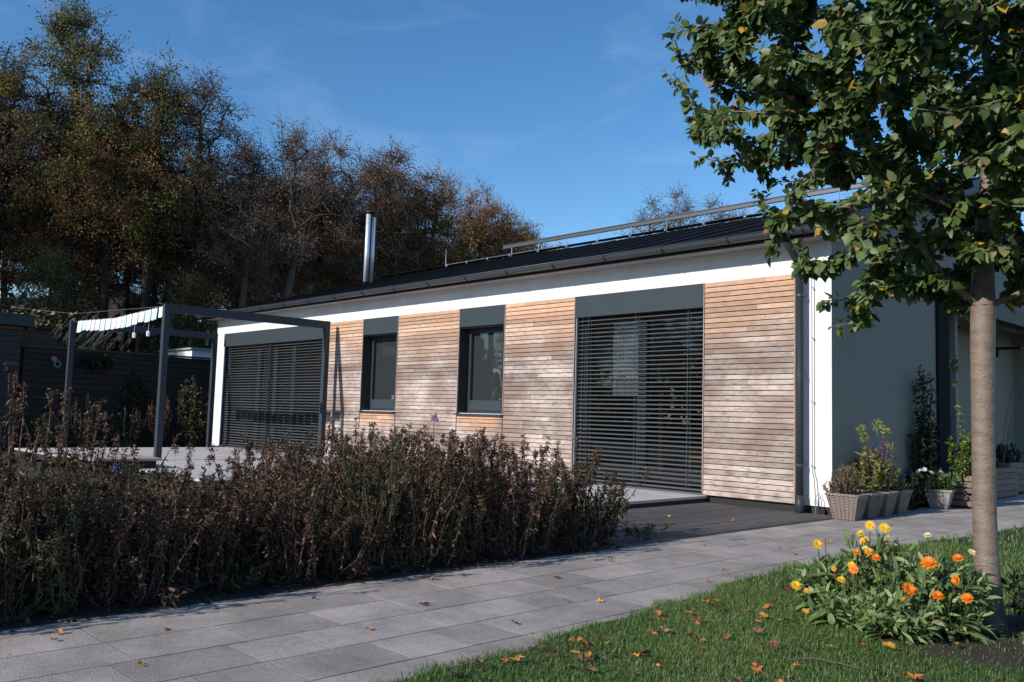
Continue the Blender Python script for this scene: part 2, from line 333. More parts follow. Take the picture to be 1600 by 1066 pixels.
def radii(P, tips_r, expo=2.4, base=None):
    n = len(P); acc = np.zeros(n); r = np.zeros(n)
    for i in range(n-1, -1, -1):
        r[i] = max(tips_r, acc[i]**(1/expo)) if acc[i] > 0 else tips_r
        if P[i] >= 0: acc[P[i]] += r[i]**expo
    if base:
        s_ = base/r[0]; r = np.maximum(tips_r, r*(1+(s_-1)*np.clip((r-tips_r)/(r[0]-tips_r), 0, 1)))
    return r

# ================================================================== GROUND
GZ = -.10
MB().box(-300, 300, -300, 300, -.30, -.20).build('ground', M['ground'])['kind'] = 'structure'
xs = []
def sheet(name, poly, z, m_, th=.09):
    n = len(poly); v = [(x, y, z) for x, y in poly]+[(x, y, z-th) for x, y in poly]
    mb = MB().add(v, [tuple(range(n)), tuple(reversed(range(n, 2*n)))]+[(i, n+i, n+(i+1) % n, (i+1) % n) for i in range(n)])
    o = mb.build(name, m_); o['kind'] = 'structure'; return o
LY = [-13, -9, -8, -7.4, -6.6, -5.8, -5.0, -4.2, -3, -1, .6, 3, 8, 14]; LX = [2.06, 2.03, 1.99, 1.93, 1.86, 1.76, 1.66, 1.54, 1.54, 1.6, 1.72, 1.8, 1.85, 1.85]
lawnx = lambda y: np.interp(y, LY, LX)+.025*np.sin(y*7.1)+.02*np.sin(y*17.3)
ly = np.linspace(-12.5, 14, 90)
sheet('lawn', [(float(lawnx(y)), float(y)) for y in ly]+[(14, 14), (14, -12.5)], -.085, M['lawnbase'], .11)
sheet('flower_bed_soil', [(-6.2, -13), (.16, -13), (.16, -3.955), (-6.2, -3.955)], -.098, M['soil'], .1)
# garden path
path = MB().box(.13, 2.06, -12.6, 13.9, -.2, -.1016).build('path', M['joint']); path['kind'] = 'structure'
um = MB().box(-.5, .5, -.5, .5, -.5, .5)
def slabmesh(name, m_, sx, sy, sz, bev=.004):
    mb = MB().box(-sx/2, sx/2, -sy/2, sy/2, -sz, 0); o = mb.build(name, m_, bevel=bev); me = o.data; bpy.data.objects.remove(o); return me
rows = [.14, .31, .65, 1.0, 1.34, 1.68, 2.02]
cache = {}
def slab_obj(name, m_key, parent, x0, x1, y0, y1, z, th, gap, bev=.004, tilt=.0025):
    key = (name, round(x1-x0, 2), round(y1-y0, 2))
    if key not in cache: cache[key] = slabmesh(name, M[m_key], key[1]-gap, key[2]-(gap if gap < .0058 else gap*.7), th, bev)
    o = link(name, cache[key], parent, ((x0+x1)/2, (y0+y1)/2, z+random.uniform(-.0005, .0007)))
    o.rotation_euler = (random.uniform(-tilt, tilt), random.uniform(-tilt, tilt), random.uniform(-.002, .002)); return o
cnt = 0
for i in range(len(rows)-1):
    y = -11.9+[.0, .38, .05, .44, .12, .3][i]
    while y < 13.3:
        L_ = random.choice([.33, .5, .5, .67]) if y < 2 else 1.0
        slab_obj('paving_slab', 'slab', path, rows[i], rows[i+1], y, y+L_, GZ, .05, .0075, 0, .0007); y += L_; cnt += 1
# terrace
terr = MB().box(-15.2, -1.66, -4.6, .02, -.14, -.045).build('terrace', M['joint']); terr['kind'] = 'structure'
nx, ny = 23, 10; dx = (15.2-1.66)/nx; dy = 4.6/ny
for i in range(nx):
    for j in range(ny):
        slab_obj('paving_slab', 'terrace', terr, -15.2+i*dx, -15.2+(i+1)*dx, -4.6+j*dy, -4.6+(j+1)*dy, -.005, .035, .006, .003, .001)
# deck
deck = MB().box(-1.65, .12, -3.95, -.01, -.19, -.125).build('wooden_deck', M['joint']); deck['kind'] = 'structure'
npk = 13; pw = 1.77/npk
for i in range(npk):
    x0 = -1.65+i*pw; cut = random.uniform(-3.2, -1.2)
    for y0, y1 in ((-3.95, cut), (cut, -.015)):
        o = MB().box(-pw/2+.003, pw/2-.003, -(y1-y0)/2+.002, (y1-y0)/2-.002, -.025, 0).build('plank', M['deck'], deck, (x0+pw/2, (y0+y1)/2, -.088+random.uniform(-.002, .002)), bevel=.003)
        o.rotation_euler.y = random.uniform(-.01, .01)
MB().box(.125, .14, -3.95, -.25, -.18, -.092).build('edge_board', M['deck'], deck, bevel=.002)

# ================================================================== HOUSE
HL, HD = -16.09, 10.0
house = thing('house', 'long single storey house with white render, larch boards, grey blinds and a black pitched roof', 'house', (-8, 5, 0))
def part(mb, name, mkey, par=None, **k):
    o = mb.build(name, M[mkey] if isinstance(mkey, str) else mkey, None, **k)
    par = par or house; o.parent = par
    base = Vector(house.location)
    o.location = Vector(o.location)-base if par is house else Vector(o.location)
    return o
TOP = 2.75
openings = [(-15.63, -11.06, 0.02, TOP), (-9.587, -8.448, .965, TOP), (-6.668, -5.533, .965, TOP), (-3.993, -1.734, .02, TOP)]
wm = MB(); x = HL
for a, c, z0, z1 in openings:
    wm.box(x, a, 0, .3, 0, 3.26); wm.box(a, c, 0, .3, z1, 3.26)
    if z0 > .1: wm.box(a, c, 0, .3, 0, z0)
    x = c
wm.box(x, -.301, 0, .3, 0, 3.26); wm.box(-.301, 0, 0, .004, 0, 3.26)
part(wm, 'wall', 'plaster')
RS = .306; zr = lambda y: 3.235+RS*(y+.33)
gp = [(0.0045, 0.0), (3.15, 0), (3.15, zr(3.15)-.11), (.0045, zr(0.)-.11)]
gm = MB().prof(gp, -.3, -.003, 'y') if False else MB()
def gpoly(mb, pts, x0, x1):
    n = len(pts); mb.add([(x0, a, b) for a, b in pts]+[(x1, a, b) for a, b in pts], [tuple(reversed(range(n))), tuple(range(n, 2*n))]+[(i, (i+1) % n, n+(i+1) % n, n+i) for i in range(n)])
gpoly(gm, gp, -.3, 0)
gpoly(gm, [(3.151, 2.97), (5, 2.97), (HD, 2.97), (HD, zr(5)-RS*5-.08+.0), (5, zr(5)-.08), (3.151, zr(3.15)-.08)], -.3, 0)
gm.box(-1.3, -1.0, 3.16, HD, -.1, 2.97)
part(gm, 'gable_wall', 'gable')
part(MB().box(HL, HL+.3, .301, HD, 0, 3.4).box(HL+.301, -1.301, HD-.3, HD, 0, 3.0), 'rear_wall', 'plaster')
part(MB().box(HL+.02, -.02, .03, .3, -.18, 0).box(-.28, -.02, .301, 3.6, -.18, 0), 'plinth', 'black')
part(MB().box(-.25, .035, 3.15, 3.58, -.1, 2.86), 'corner_panel', 'darkpanel', bevel=.004)
part(MB().box(-.2, .04, 3.581, HD, 2.72, 2.965), 'canopy_beam', 'black', bevel=.004)
part(MB().box(-.99, -.25, 3.59, HD, 2.90, 2.95), 'canopy_ceiling', 'room')
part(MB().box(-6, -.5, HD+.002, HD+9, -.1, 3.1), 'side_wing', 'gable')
part(MB().box(-.998, -.95, 7.65, 8.7, -.1, 2.85), 'entrance_door', 'black', bevel=.004)
part(MB().box(-.94, -.90, 7.8, 7.84, .85, 1.35), 'door_handle', 'steel')
part(MB().box(-.998, -.55, 8.95, 9.0, 2.50, 2.55).box(-.998, -.96, 8.95, 9.0, 2.36, 2.499), 'wall_bracket', 'black')
part(MB().box(-.998, -.72, 6.2, 6.24, 2.66, 2.70), 'wall_bracket', 'black')
# interior: dark rooms behind the glass
part(MB().box(HL+.31, -1.31, .31, 5.2, -.02, -.001).box(HL+.31, -.31, 4.8, 4.9, 0, 3.2).box(HL+.31, -.31, .31, 4.79, 2.8, 2.85).box(-4.9, -4.8, .31, 4.79, 0, 2.79).box(-10.3, -10.2, .31, 4.79, 0, 2.79), 'interior', 'room')

# --- cladding boards
bmesh_unit = {}
def board_piece(x0, x1, zc, h):
    L_ = round(x1-x0, 3)
    if L_ not in bmesh_unit:
        # rhombus-profile batten: face leans out at the bottom
        pr = [(-.024, -h/2), (-.018, h/2), (.0, h/2-.004), (.0, -h/2+.004)]
        o = MB().prof(pr, -L_/2+.0012, L_/2-.0012).build('board', M['board'], bevel=.0015); bmesh_unit[L_] = o.data; bpy.data.objects.remove(o)
    o = link('board', bmesh_unit[L_], house, (Vector(((x0+x1)/2, -.006, zc))-house.location)); o.rotation_euler.x = random.uniform(-.02, .02); return o
NB = 41; bp_ = TOP/NB
def panel(x0, x1, k0, k1, split):
    for k in range(k0, k1):
        zc = (k+.5)*bp_
        if random.random() < split:
            c = round(x0+(x1-x0)*random.choice([.3, .42, .5, .6, .7]), 2); board_piece(x0, c, zc, bp_-.0085); board_piece(c, x1, zc, bp_-.0085)
        else: board_piece(x0, x1, zc, bp_-.0085)
panel(-1.72, -.46, 0, NB, .45)
panel(-5.52, -4.02, 0, NB, .4); panel(-8.43, -6.69, 0, NB, .45); panel(-11.0, -9.61, 0, NB, .2)
panel(-6.67, -5.535, 0, 14, .2); panel(-9.59, -8.45, 0, 14, .2)
for b_ in ((-1.73, -.45, 0, TOP), (-5.53, -4.0, 0, TOP), (-11.03, -6.67, 0, .93), (-6.669, -5.531, 0, .93), (-8.44, -6.68, .931, TOP), (-11.03, -9.60, .931, TOP)): part(MB().box(b_[0], b_[1], -.005, -.001, b_[2], b_[3]), 'backing', 'battenwood')
for x0 in (-1.737, -.457, -5.535, -4.012, -8.446, -6.684, -9.604, -11.03):
    z0 = 0 if x0 in (-1.737, -.457, -4.012, -11.03) else .967
    part(MB().box(x0, x0+.012, -.033, -.0005, z0, TOP), 'trim', 'trim')
# --- headers above the openings
HZ = 2.43
for a, c, z0, z1 in openings:
    part(MB().box(a+.003, c-.003, -.034, .03, HZ, TOP-.002), 'header_panel', 'anthracite', bevel=.002)
part(MB().box(-13.36, -13.352, -.0355, -.03, HZ, TOP-.002), 'panel_joint', 'black')
# --- narrow windows
for a, c in ((-9.587, -8.448), (-6.668, -5.533)):
    win = thing('window', None, None, (0, 0, 0)); win.parent = house; win.location = Vector((a, 0, .965))-house.location
    W_ = c-a; H_ = HZ-.965
    def wp(mb, name, k, **q): o = mb.build(name, M[k], win, **q); return o
    wp(MB().box(0.003, .03, -.036, .235, 0, H_).box(W_-.03, W_-.003, -.036, .235, 0, H_).box(.03, W_-.03, -.0, .235, H_-.02, H_-.001), 'reveal', 'black')
    wp(MB().box(.03, .10, .16, .235, 0, H_-.02).box(W_-.10, W_-.03, .16, .235, 0, H_-.02).box(.10, W_-.10, .16, .235, H_-.10, H_-.02).box(.10, W_-.10, .16, .235, .0, .05), 'frame', 'frame', bevel=.004)
    wp(MB().box(.10, W_-.10, .15, .235, .05, .22), 'lower_panel', 'anthracite', bevel=.004)
    wp(MB().box(.10, W_-.10, .195, .201, .22, H_-.10), 'pane', 'glass')
    wp(MB().box(.10, W_-.10, .222, .224, .22, H_-.10), 'insect_screen', 'screen')
    wp(MB().prof([(-.085, -.012), (-.085, -.035), (.24, -.018), (.24, .004), ], -.015, W_+.015), 'sill', 'anthracite', bevel=.002)
# --- glazed doors behind the blinds
def glazed(a, c, splits):
    d = thing('glazed_door', None, None); d.parent = house; d.location = Vector((a, 0, 0))-house.location; W_ = c-a
    fr = MB().box(0.002, .07, .15, .24, .02, HZ).box(W_-.07, W_-.002, .15, .24, .02, HZ).box(.07, W_-.07, .15, .24, HZ-.08, HZ).box(.07, W_-.07, .15, .24, .02, .12)
    for s_ in splits: fr.box(s_-.075, s_+.075, .148, .24, .12, HZ-.08)
    fr.build('frame', M['anthracite'], d, bevel=.005)
    ed = [.07]+list(splits)+[W_-.07]
    for p, q in zip(ed[:-1], ed[1:]):
        MB().box(p+(.075 if p > .1 else 0), q-(.075 if q < W_-.1 else 0), .19, .196, .12, HZ-.08).build('pane', M['glass'], d)
    MB().box(0, W_, -.05, .15, -.004, .02).build('threshold', M['alu'], d, bevel=.003)
    return d
glazed(-15.63, -11.06, [1.5, 2.28, 3.1]); glazed(-3.993, -1.734, [1.12])
# --- venetian blinds
def slat_mesh(L_):
    pr = []; w_ = .060
    for t in np.linspace(-1, 1, 5): pr.append((t*w_/2, .006*(1-t*t)))
    pr += [(a, b-.0016) for a, b in reversed(pr)]
    o = MB().prof(pr, -L_/2, L_/2).build('slat', M['slat']); me = o.data; bpy.data.objects.remove(o); return me
def blind(x0, x1, tapes, n=38, zt=HZ-.02, zb=.05):
    b = thing('blind', None, None); b.parent = house; b.location = Vector((x0, .05, 0))-house.location; L_ = x1-x0; me = slat_mesh(L_-.03)
    for k in range(n):
        z = zt-(k+.5)*(zt-zb-.03)/n; o = link('slat', me, b, (L_/2, random.uniform(-.001, .001), z)); o.rotation_euler = (R(17)+random.uniform(-.035, .035), random.uniform(-.0009, .0009), 0)
    MB().box(.015, L_-.015, -.035, .035, zb-.012, zb+.012).build('bottom_rail', M['alu'], b, bevel=.003)
    c = MB()
    for t in tapes:
        for yy in (-.038, .038): c.box(t-.003, t+.003, yy-.002, yy+.002, zb, zt+.02)
        c.box(t+.02, t+.023, -.002, .002, zb, zt+.02)
    c.build('cord', M['alu'], b)
    MB().box(0, .018, -.045, .045, 0.01, zt+.02).build('guide_rail', M['anthracite'], b); MB().box(L_-.018, L_, -.045, .045, .01, zt+.02).build('guide_rail', M['anthracite'], b)
    return b
blind(-3.985, -1.742, [.22, 1.1, 1.98]); blind(-15.62, -13.37, [.22, 1.0, 2.03]); blind(-13.33, -11.07, [.22, 1.1, 2.04])
# --- roof
BZ = zr(-.33)
roof = MB(); rp_ = [(-.34, BZ-.10), (-.34, BZ-.02), (5, zr(5)-.02), (HD+.3, BZ-.02), (HD+.3, BZ-.10), (5, zr(5)-.10)]
n_ = len(rp_); rx0, rx1 = HL-.25, .16
roof.add([(rx0, a, b) for a, b in rp_]+[(rx1, a, b) for a, b in rp_], [(i, (i+1) % n_, n_+(i+1) % n_, n_+i) for i in range(n_)])
roof.add([(rx0, a, b) for a, b in rp_], [(0, 1, 2, 5), (2, 3, 4, 5)]); roof.add([(rx1, a, b) for a, b in rp_], [(0, 5, 2, 1), (2, 5, 4, 3)])
part(roof, 'roof', 'roof')
npan = 24; pwid = (rx1-rx0)/npan; ang = math.atan(RS); slope = (5+.36)/math.cos(ang)
# tilted roof sheets, each with its raised right lap
pm = MB()
pv = []
for (sx, dz) in ((0, .006), (pwid-.03, .016), (pwid-.02, .020), (pwid-.001, .020), (pwid-.001, 0), (0, 0)): pv.append((sx, dz))
n6 = len(pv); ca, sa = math.cos(ang), math.sin(ang)
vv = [(sx, t*ca-dz*sa, t*sa+dz*ca) for t in (0, slope) for sx, dz in pv]
pm.add(vv, [(i, (i+1) % n6, n6+(i+1) % n6, n6+i) for i in range(n6)]+[tuple(reversed(range(n6))), tuple(range(n6, 2*n6))])
p0 = pm.build('roof_sheet', M['roof'], house); p0.location = Vector((rx0, -.36, zr(-.36)-.018))-house.location
for i in range(1, npan):
    o = p0.copy(); C.objects.link(o); o.parent = house; o.location = Vector((rx0+i*pwid, -.36, zr(-.36)-.018))-house.location
# verge and ridge trims
part(MB().prof([(-.36, BZ-.14), (-.36, BZ+.05), (5, zr(5)+.05), (5, zr(5)-.14)], rx1, rx1+.03), 'verge_trim', 'darkmetal')
part(MB().box(rx0, rx1, 4.93, 5.07, zr(5)+.028, zr(5)+.05), 'ridge_cap', 'roof')
part(MB().box(rx0+.02, rx1-.02, -.30, -.001, BZ-.118, BZ-.101), 'soffit', 'soffit')
part(MB().box(rx0, rx1, -.325, -.301, BZ-.13, BZ-.02), 'fascia', 'darkmetal')
# gutter (half round) with brackets
gz, gy, gr = BZ-.025, -.405, .075
gpf = [(gy+gr*math.cos(t), gz+gr*math.sin(t)) for t in np.linspace(math.pi, 2*math.pi, 10)]+[(gy+(gr-.005)*math.cos(t), gz+(gr-.005)*math.sin(t)) for t in np.linspace(2*math.pi, math.pi, 10)]
part(MB().prof(gpf, rx0, rx1-.02), 'gutter', 'gutter', smooth=False)
part(MB().tube([(rx0, gy-gr-.002, gz+.002), (rx1-.02, gy-gr-.002, gz+.002)], .008, 8), 'gutter_bead', 'gutter', smooth=True)
bk = MB()
th_ = [math.pi+(math.pi)*k/7 for k in range(8)]
bk.prof([(gy+(gr+.008)*math.cos(t), gz+(gr+.008)*math.sin(t)) for t in th_]+[(gy+(gr+.002)*math.cos(t), gz+(gr+.002)*math.sin(t)) for t in reversed(th_)], -.014, .014)
b0 = bk.build('gutter_bracket', M['black'], house)
for k in range(17):
    o = b0 if k == 0 else b0.copy()
    if k: C.objects.link(o); o.parent = house
    o.location = Vector((-.12-.99*k, 0, 0))-Vector(house.location)
# downpipe
dpx, dpy = -.335, -.115
part(MB().tube([(dpx-.02, gy, gz-.05), (dpx-.02, gy, gz-.12), (dpx-.01, gy+.05, gz-.20), (dpx, dpy-.06, gz-.34), (dpx, dpy, gz-.42), (dpx, dpy, 1.5), (dpx, dpy, -.1)], [.05, .05, .048, .048, .048, .048, .048], 16), 'downpipe', 'darkmetal', smooth=True)
part(MB().tube([(dpx, dpy, .12), (dpx, dpy, -.12)], .056, 16), 'pipe_shoe', 'darkmetal', smooth=True)
for z in (.45, 1.5, 2.45): part(MB().tube([(dpx, dpy, z), (dpx, dpy, z+.03)], .053, 16).box(dpx-.01, dpx+.01, dpy, -.001, z+.005, z+.025), 'pipe_clamp', 'gutter')
# lightning conductor
part(MB().tube([(.02, .25, zr(.25)+.06), (.02, -.2, zr(-.2)+.05), (.02, -.36, BZ+.07), (.02, -.43, BZ+.03), (.02, -.43, BZ-.16)], .006, 6), 'conductor', 'galv')
part(MB().tube([(-.22, -.30, BZ-.1), (-.215, -.06, BZ-.38), (-.215, -.05, 1.4), (-.215, -.05, .42), (-.185, -.06, .3), (-.17, -.06, .1), (-.17, -.06, -.1)], .0055, 6), 'conductor', 'galv')
for z in (.45, 1.2, 1.95, 2.55): part(MB().box(-.225, -.205, -.058, -.001, z, z+.02), 'wire_clamp', 'galv')
part(MB().tube([(-.17, -.06, .10), (-.13, -.065, .16), (-.10, -.06, .08), (-.10, -.05, 0)], .005, 6).tube([(-.17, -.06, .02), (-.17, -.06, .09)], .012, 8), 'earth_connector', 'galv')
part(MB().tube([(-.09, .028, -.05), (-.09, -.03, -.05)], .02, 8).tube([(-.09, -.03, -.02), (-.09, -.03, -.08)], .012, 8), 'garden_tap', 'black')
# chimney
ch = thing('chimney', None, None); ch.parent = house; ch.location = Vector((-14.1, 3.0, zr(3)))-house.location
MB().tube([(0, 0, -.1), (.02, 0, 1.82)], .062, 20).build('flue', M['steel'], ch, smooth=True)
MB().tube([(.03, .15, -.1), (.05, .15, 1.76)], .05, 16).build('vent_pipe', M['steel'], ch, smooth=True)
MB().tube([(.03, .04, 1.86), (.03, .04, 1.885)], .135, 20).tube([(.03, .04, 1.885), (.03, .04, 1.92)], [.12, .03], 20).tube([(.0, 0, 1.78), (.0, 0, 1.87)], .02, 6).build('cap', M['black'], ch)
MB().tube([(0, 0, -.06), (0, 0, .04)], [.12, .07], 20).build('flashing', M['roof'], ch)
# rail on posts along the ridge, lightning wire and rod
rl = thing('roof_rail', None, None); rl.parent = house; rl.location = Vector((0, 4.9, 0))-house.location
MB().box(-10.9, 0.1, -.03, .03, 5.06, 5.135).box(-10.9, 0.1, -.045, .045, 5.136, 5.155).build('rail', M['alu'], rl, bevel=.003)
for k in range(12):
    x = -10.6+k*.93; MB().tube([(x, -.02, zr(4.88)+.02), (x, -.02, 5.08)], .011, 6).tube([(x-.02, -.05, zr(4.85)+.04), (x+.02, -.05, zr(4.85)+.04)], .03, 8).build('post', M['galv'], rl)
part(MB().tube([(x, 4.8, zr(4.8)+.075) for x in np.linspace(-13.0, -9, 9)], .008, 5), 'ridge_wire', 'galv')
for x in (-13, -12.2, -11.4, -10.6, -9.6): part(MB().tube([(x, 4.8, zr(4.8)+.03), (x, 4.8, zr(4.8)+.09)], .016, 6), 'wire_holder', 'galv')
part(MB().tube([(-13.05, 4.8, zr(4.8)+.03), (-13.05, 4.8, zr(4.8)+.50)], [.012, .006], 6), 'lightning_rod', 'galv')

# things seen inside the windows
o = thing('desk_lamp', 'white jointed desk lamp standing behind the second narrow window', 'lamp', (-5.95, .36, 1.2))
MB().tube([(0, 0, 0), (0, 0, .02)], .06, 12).build('base', M['clothwhite'], o); MB().tube([(0, 0, .02), (-.03, 0, .22), (-.10, 0, .50)], .008, 6).build('arm', M['clothwhite'], o)
MB().tube([(-.10, 0, .5), (-.2, -.02, .49)], [.02, .045], 12).build('shade', M['clothwhite'], o)
for x_, k_, l_ in ((-5.86, 'orangeglass', 'orange bottle on the inner sill of the second narrow window'), (-6.1, 'greenglass', 'dark green bottle on the inner sill of the second narrow window')):
    o = MB().tube([(x_, .30, 1.17), (x_, .30, 1.31), (x_, .30, 1.33), (x_, .30, 1.35), (x_, .30, 1.42)], [.045, .045, .035, .016, .016], 12).build('bottle', M[k_], smooth=True); tag(o, l_, 'bottle')
o = MB().box(-9.0, -8.74, .28, .38, 1.18, 1.27).build('storage_box', M['clothwhite'], bevel=.01); tag(o, 'small white box on the inner sill of the first narrow window', 'box')
o = MB().tube([(-8.92, .32, 1.27), (-8.92, .32, 1.42)], .006, 6).tube([(-8.92, .32, 1.42), (-8.92, .32, 1.47)], [.03, .03], 8).build('flower_stick', M['paleyellow']); tag(o, 'small pale ornament on a stick behind the first narrow window', 'ornament')
cu = MB(); npt = 40; pts = [(-3.62+.62*t/npt, .42+.025*math.sin(t*1.4)) for t in range(npt+1)]  # pale sheet made up to imitate a bright reflection in the door glass
cu.add([(x, y, 1.3) for x, y in pts]+[(x, y, 2.38) for x, y in pts]+[(x, y+.004, 1.3) for x, y in pts]+[(x, y+.004, 2.38) for x, y in pts],
       [(i, i+1, npt+1+i+1, npt+1+i) for i in range(npt)]+[(2*(npt+1)+i, 3*(npt+1)+i, 3*(npt+1)+i+1, 2*(npt+1)+i+1) for i in range(npt)])
o = cu.build('reflection_sheet', M['reflection_sheet']); tag(o, 'pale sheet standing in for a reflection, behind the right glazed door blind', 'reflection_sheet')
chx = thing('wooden_chair', 'yellow wooden chair behind the blind of the right glazed door', 'chair', (-2.15, .75, 0))
MB().box(-.2, .2, -.2, .2, .43, .46).build('seat', M['yellowchair'], chx, bevel=.006)
for sx in (-.18, .18):
    for sy in (-.18, .18): MB().box(sx-.015, sx+.015, sy-.015, sy+.015, 0, .43).build('leg', M['yellowchair'], chx)
MB().box(-.2, .2, .17, .2, .46, .9).build('backrest', M['yellowchair'], chx, bevel=.005)
o = MB().box(-2.83, -2.79, .5, .54, 0, 1.2).build('yellow_pole', M['yellowchair']); tag(o, 'thin yellow upright pole behind the right glazed door', 'pole')

# ================================================================== PERGOLA
pg = thing('pergola', 'anthracite steel pergola frame in front of the left glazed door, laundry line between its posts', 'pergola', (-13, -2, 0))
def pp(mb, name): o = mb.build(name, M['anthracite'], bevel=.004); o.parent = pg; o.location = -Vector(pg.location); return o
pw_ = .053; X1, X2, Y1, Y4 = -10.545, -15.63, -3.53, -.27; PH = 2.74
for (x_, y_) in ((X1, Y1), (X2, Y1), (X2, Y4), (X1, Y4)): pp(MB().box(x_-pw_, x_+pw_, y_-pw_, y_+pw_, -.04, PH), 'post'); 
for x_ in (X1, X2): pp(MB().box(x_-pw_+.002, x_+pw_-.002, Y1+pw_, Y4-pw_, PH-.15, PH-.002), 'beam')
pp(MB().box(X1-.02, X1+.16, Y1-.012, Y1+.06, .0, .01), 'base_plate')
# clothes line and laundry
line = MB().tube([(X2, Y1, 2.72), (-14.3, Y1, 2.68), (-13.1, Y1, 2.64), (-12, Y1, 2.67), (X1, Y1, 2.71)], .004, 5).build('clothes_line', M['galv']); tag(line, 'thin clothes line between two pergola posts carrying the laundry', 'clothes line')
lx = -15.28; cols = ['clothwhite', 'clothblue', 'clothwhite', 'clothpink', 'clothwhite', 'clothblue', 'clothwhite', 'clothpink', 'clothwhite', 'clothblue', 'clothwhite', 'clothwhite', 'clothpink', 'clothblue', 'clothblue', 'clothwhite']
cn = {'clothwhite': 'white', 'clothblue': 'pale blue', 'clothpink': 'pale pink'}
posn = ['leftmost', 'second from the left', 'third from the left', 'fourth from the left', 'fifth from the left', 'sixth from the left', 'seventh from the left', 'eighth from the left', 'ninth from the left', 'tenth from the left', 'sixth from the right', 'fifth from the right', 'fourth from the right', 'third from the right', 'second from the right', 'rightmost']
for i, ck in enumerate(cols):
    wd = .265 if i < 15 else .28; zt = float(np.interp(lx+wd/2, [-15.6, -14.3, -13.1, -12, X1], [2.72, 2.68, 2.64, 2.67, 2.71])); h = random.uniform(.20, .25)+(.0 if i < 12 else -.02)
    if i == 15: lx += .06
    nn = 8; g_ = []
    for zz in (0, -.35*h, -.7*h, -h):
        for t in range(nn+1): g_.append((lx+wd*t/nn*(1-.08*zz/-h), Y1+.012*math.sin(t*1.7+i)+(zz*.06), zt+zz+.006*math.sin(t+i)))
    fc = [(r_*(nn+1)+t, r_*(nn+1)+t+1, (r_+1)*(nn+1)+t+1, (r_+1)*(nn+1)+t) for r_ in range(3) for t in range(nn)]
    k_ = len(g_); mb = MB().add(g_+[(a, b+.004, c) for a, b, c in g_], fc+[tuple(q+k_ for q in reversed(f)) for f in fc])
    o = mb.build('laundry_cloth', M[ck]); tag(o, f'small {cn[ck]} cloth drying on the line, {posn[i]}', 'laundry', 'cloths hanging on the clothes line'); lx += wd*1.09
wire = MB().tube([(X1, Y1, 2.70), (-16, -3.4, 2.93), (-22, -3.22, 3.52), (-30, -2.9, 4.6)], .005, 5).build('guy_wire', M['galv']); tag(wire, 'thin wire running from the front pergola post to the wood', 'wire')
for x_ in (-12.0, -11.32):
    o = MB().tube([(x_, Y1, 2.44), (x_, Y1, 2.30)], .003, 4).tube([(x_, Y1, 2.30), (x_, Y1, 2.27), (x_, Y1, 2.2)], [.02, .035, .03], 8).build('peg_bag', M['clothwhite']); tag(o, 'tiny white lantern hanging below the laundry, '+('left one' if x_ < -11.6 else 'right one'), 'lantern', 'tiny lanterns below the laundry')
# low sandbox with cover at the terrace front
sb = thing('sandbox', 'low pale wooden sandbox at the front edge of the terrace behind the dry bed', 'sandbox', (-9.3, -4.75, -.03))
MB().box(-.75, .75, -.5, .5, .14, .18).build('cover', M['sandbox'], sb, bevel=.006)
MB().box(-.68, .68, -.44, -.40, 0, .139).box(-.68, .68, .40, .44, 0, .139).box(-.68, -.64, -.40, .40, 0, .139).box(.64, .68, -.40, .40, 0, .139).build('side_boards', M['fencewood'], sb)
o = MB().tube([(-8.2, -5.05, -.03), (-8.2, -5.05, .05), (-8.2, -5.05, .06)], [.05, .06, .03], 10).build('toy_bucket', M['bluetoy']); tag(o, 'small bright blue plastic toy beside the sandbox', 'toy')

# ================================================================== FENCE, SHEDS
fn = thing('board_fence', 'dark horizontal board fence in shade behind the pergola', 'fence', (-18, -1, -.1))
def fp(mb, name, k, par=fn, **q): o = mb.build(name, M[k], par, **q); o.location = -Vector(par.location); return o
for k in range(17):
    z = -.08+k*.136
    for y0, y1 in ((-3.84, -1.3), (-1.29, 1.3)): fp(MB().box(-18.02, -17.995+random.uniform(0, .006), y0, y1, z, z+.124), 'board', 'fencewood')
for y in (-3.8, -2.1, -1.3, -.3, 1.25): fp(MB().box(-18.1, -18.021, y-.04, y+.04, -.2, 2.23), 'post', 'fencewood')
fp(MB().box(-18.16, -17.93, -3.9, 1.35, 2.235, 2.275), 'coping', 'shedwood')
fp(MB().box(-18.18, -18.16, -3.9, 1.35, -.2, 2.2), 'backing', 'black')
sh = thing('garden_shed', 'dark wooden shed with horizontal boards and flat roof at the left edge', 'shed', (-19.5, -6.5, -.1))
for k in range(19):
    z = -.08+k*.142; fp(MB().box(-18.03, -17.99+random.uniform(0, .006), -9.5, -3.92, z, z+.132), 'board', 'shedwood', sh)
fp(MB().box(-21, -18.04, -9.5, -3.93, -.15, 2.64), 'body', 'black', sh)
fp(MB().box(-18.04, -17.97, -9.5, -3.9, 2.625, 2.69), 'red_band', 'redwood', sh)
fp(MB().box(-21.3, -17.75, -9.7, -3.72, 2.70, 2.98), 'roof', 'darkmetal', sh, bevel=.01)
rh = thing('red_hut', 'small red-brown boarded hut behind the fence beside the shed', 'hut', (-20.8, -3.1, -.1))
for k in range(9): fp(MB().box(-20.02, -20.0+random.uniform(0, .01), -3.62, -2.57, 1.7+k*.125, 1.7+k*.125+.119), 'board', 'redwood', rh)
fp(MB().box(-21.5, -20.03, -3.6, -2.6, -.15, 2.78), 'body', 'redwood', rh); fp(MB().box(-21.6, -19.9, -3.7, -2.5, 2.83, 2.86), 'roof', 'black', rh)
wh = thing('white_shed', 'small white rendered outbuilding behind the fence near the house corner', 'outbuilding', (-22, 2.3, -.1))
fp(MB().box(-23.2, -21, 1.5, 3.2, -.15, 2.66), 'wall', 'plaster', wh); fp(MB().box(-23.4, -20.9, 1.42, 3.4, 2.665, 2.72), 'roof', 'soffit', wh)
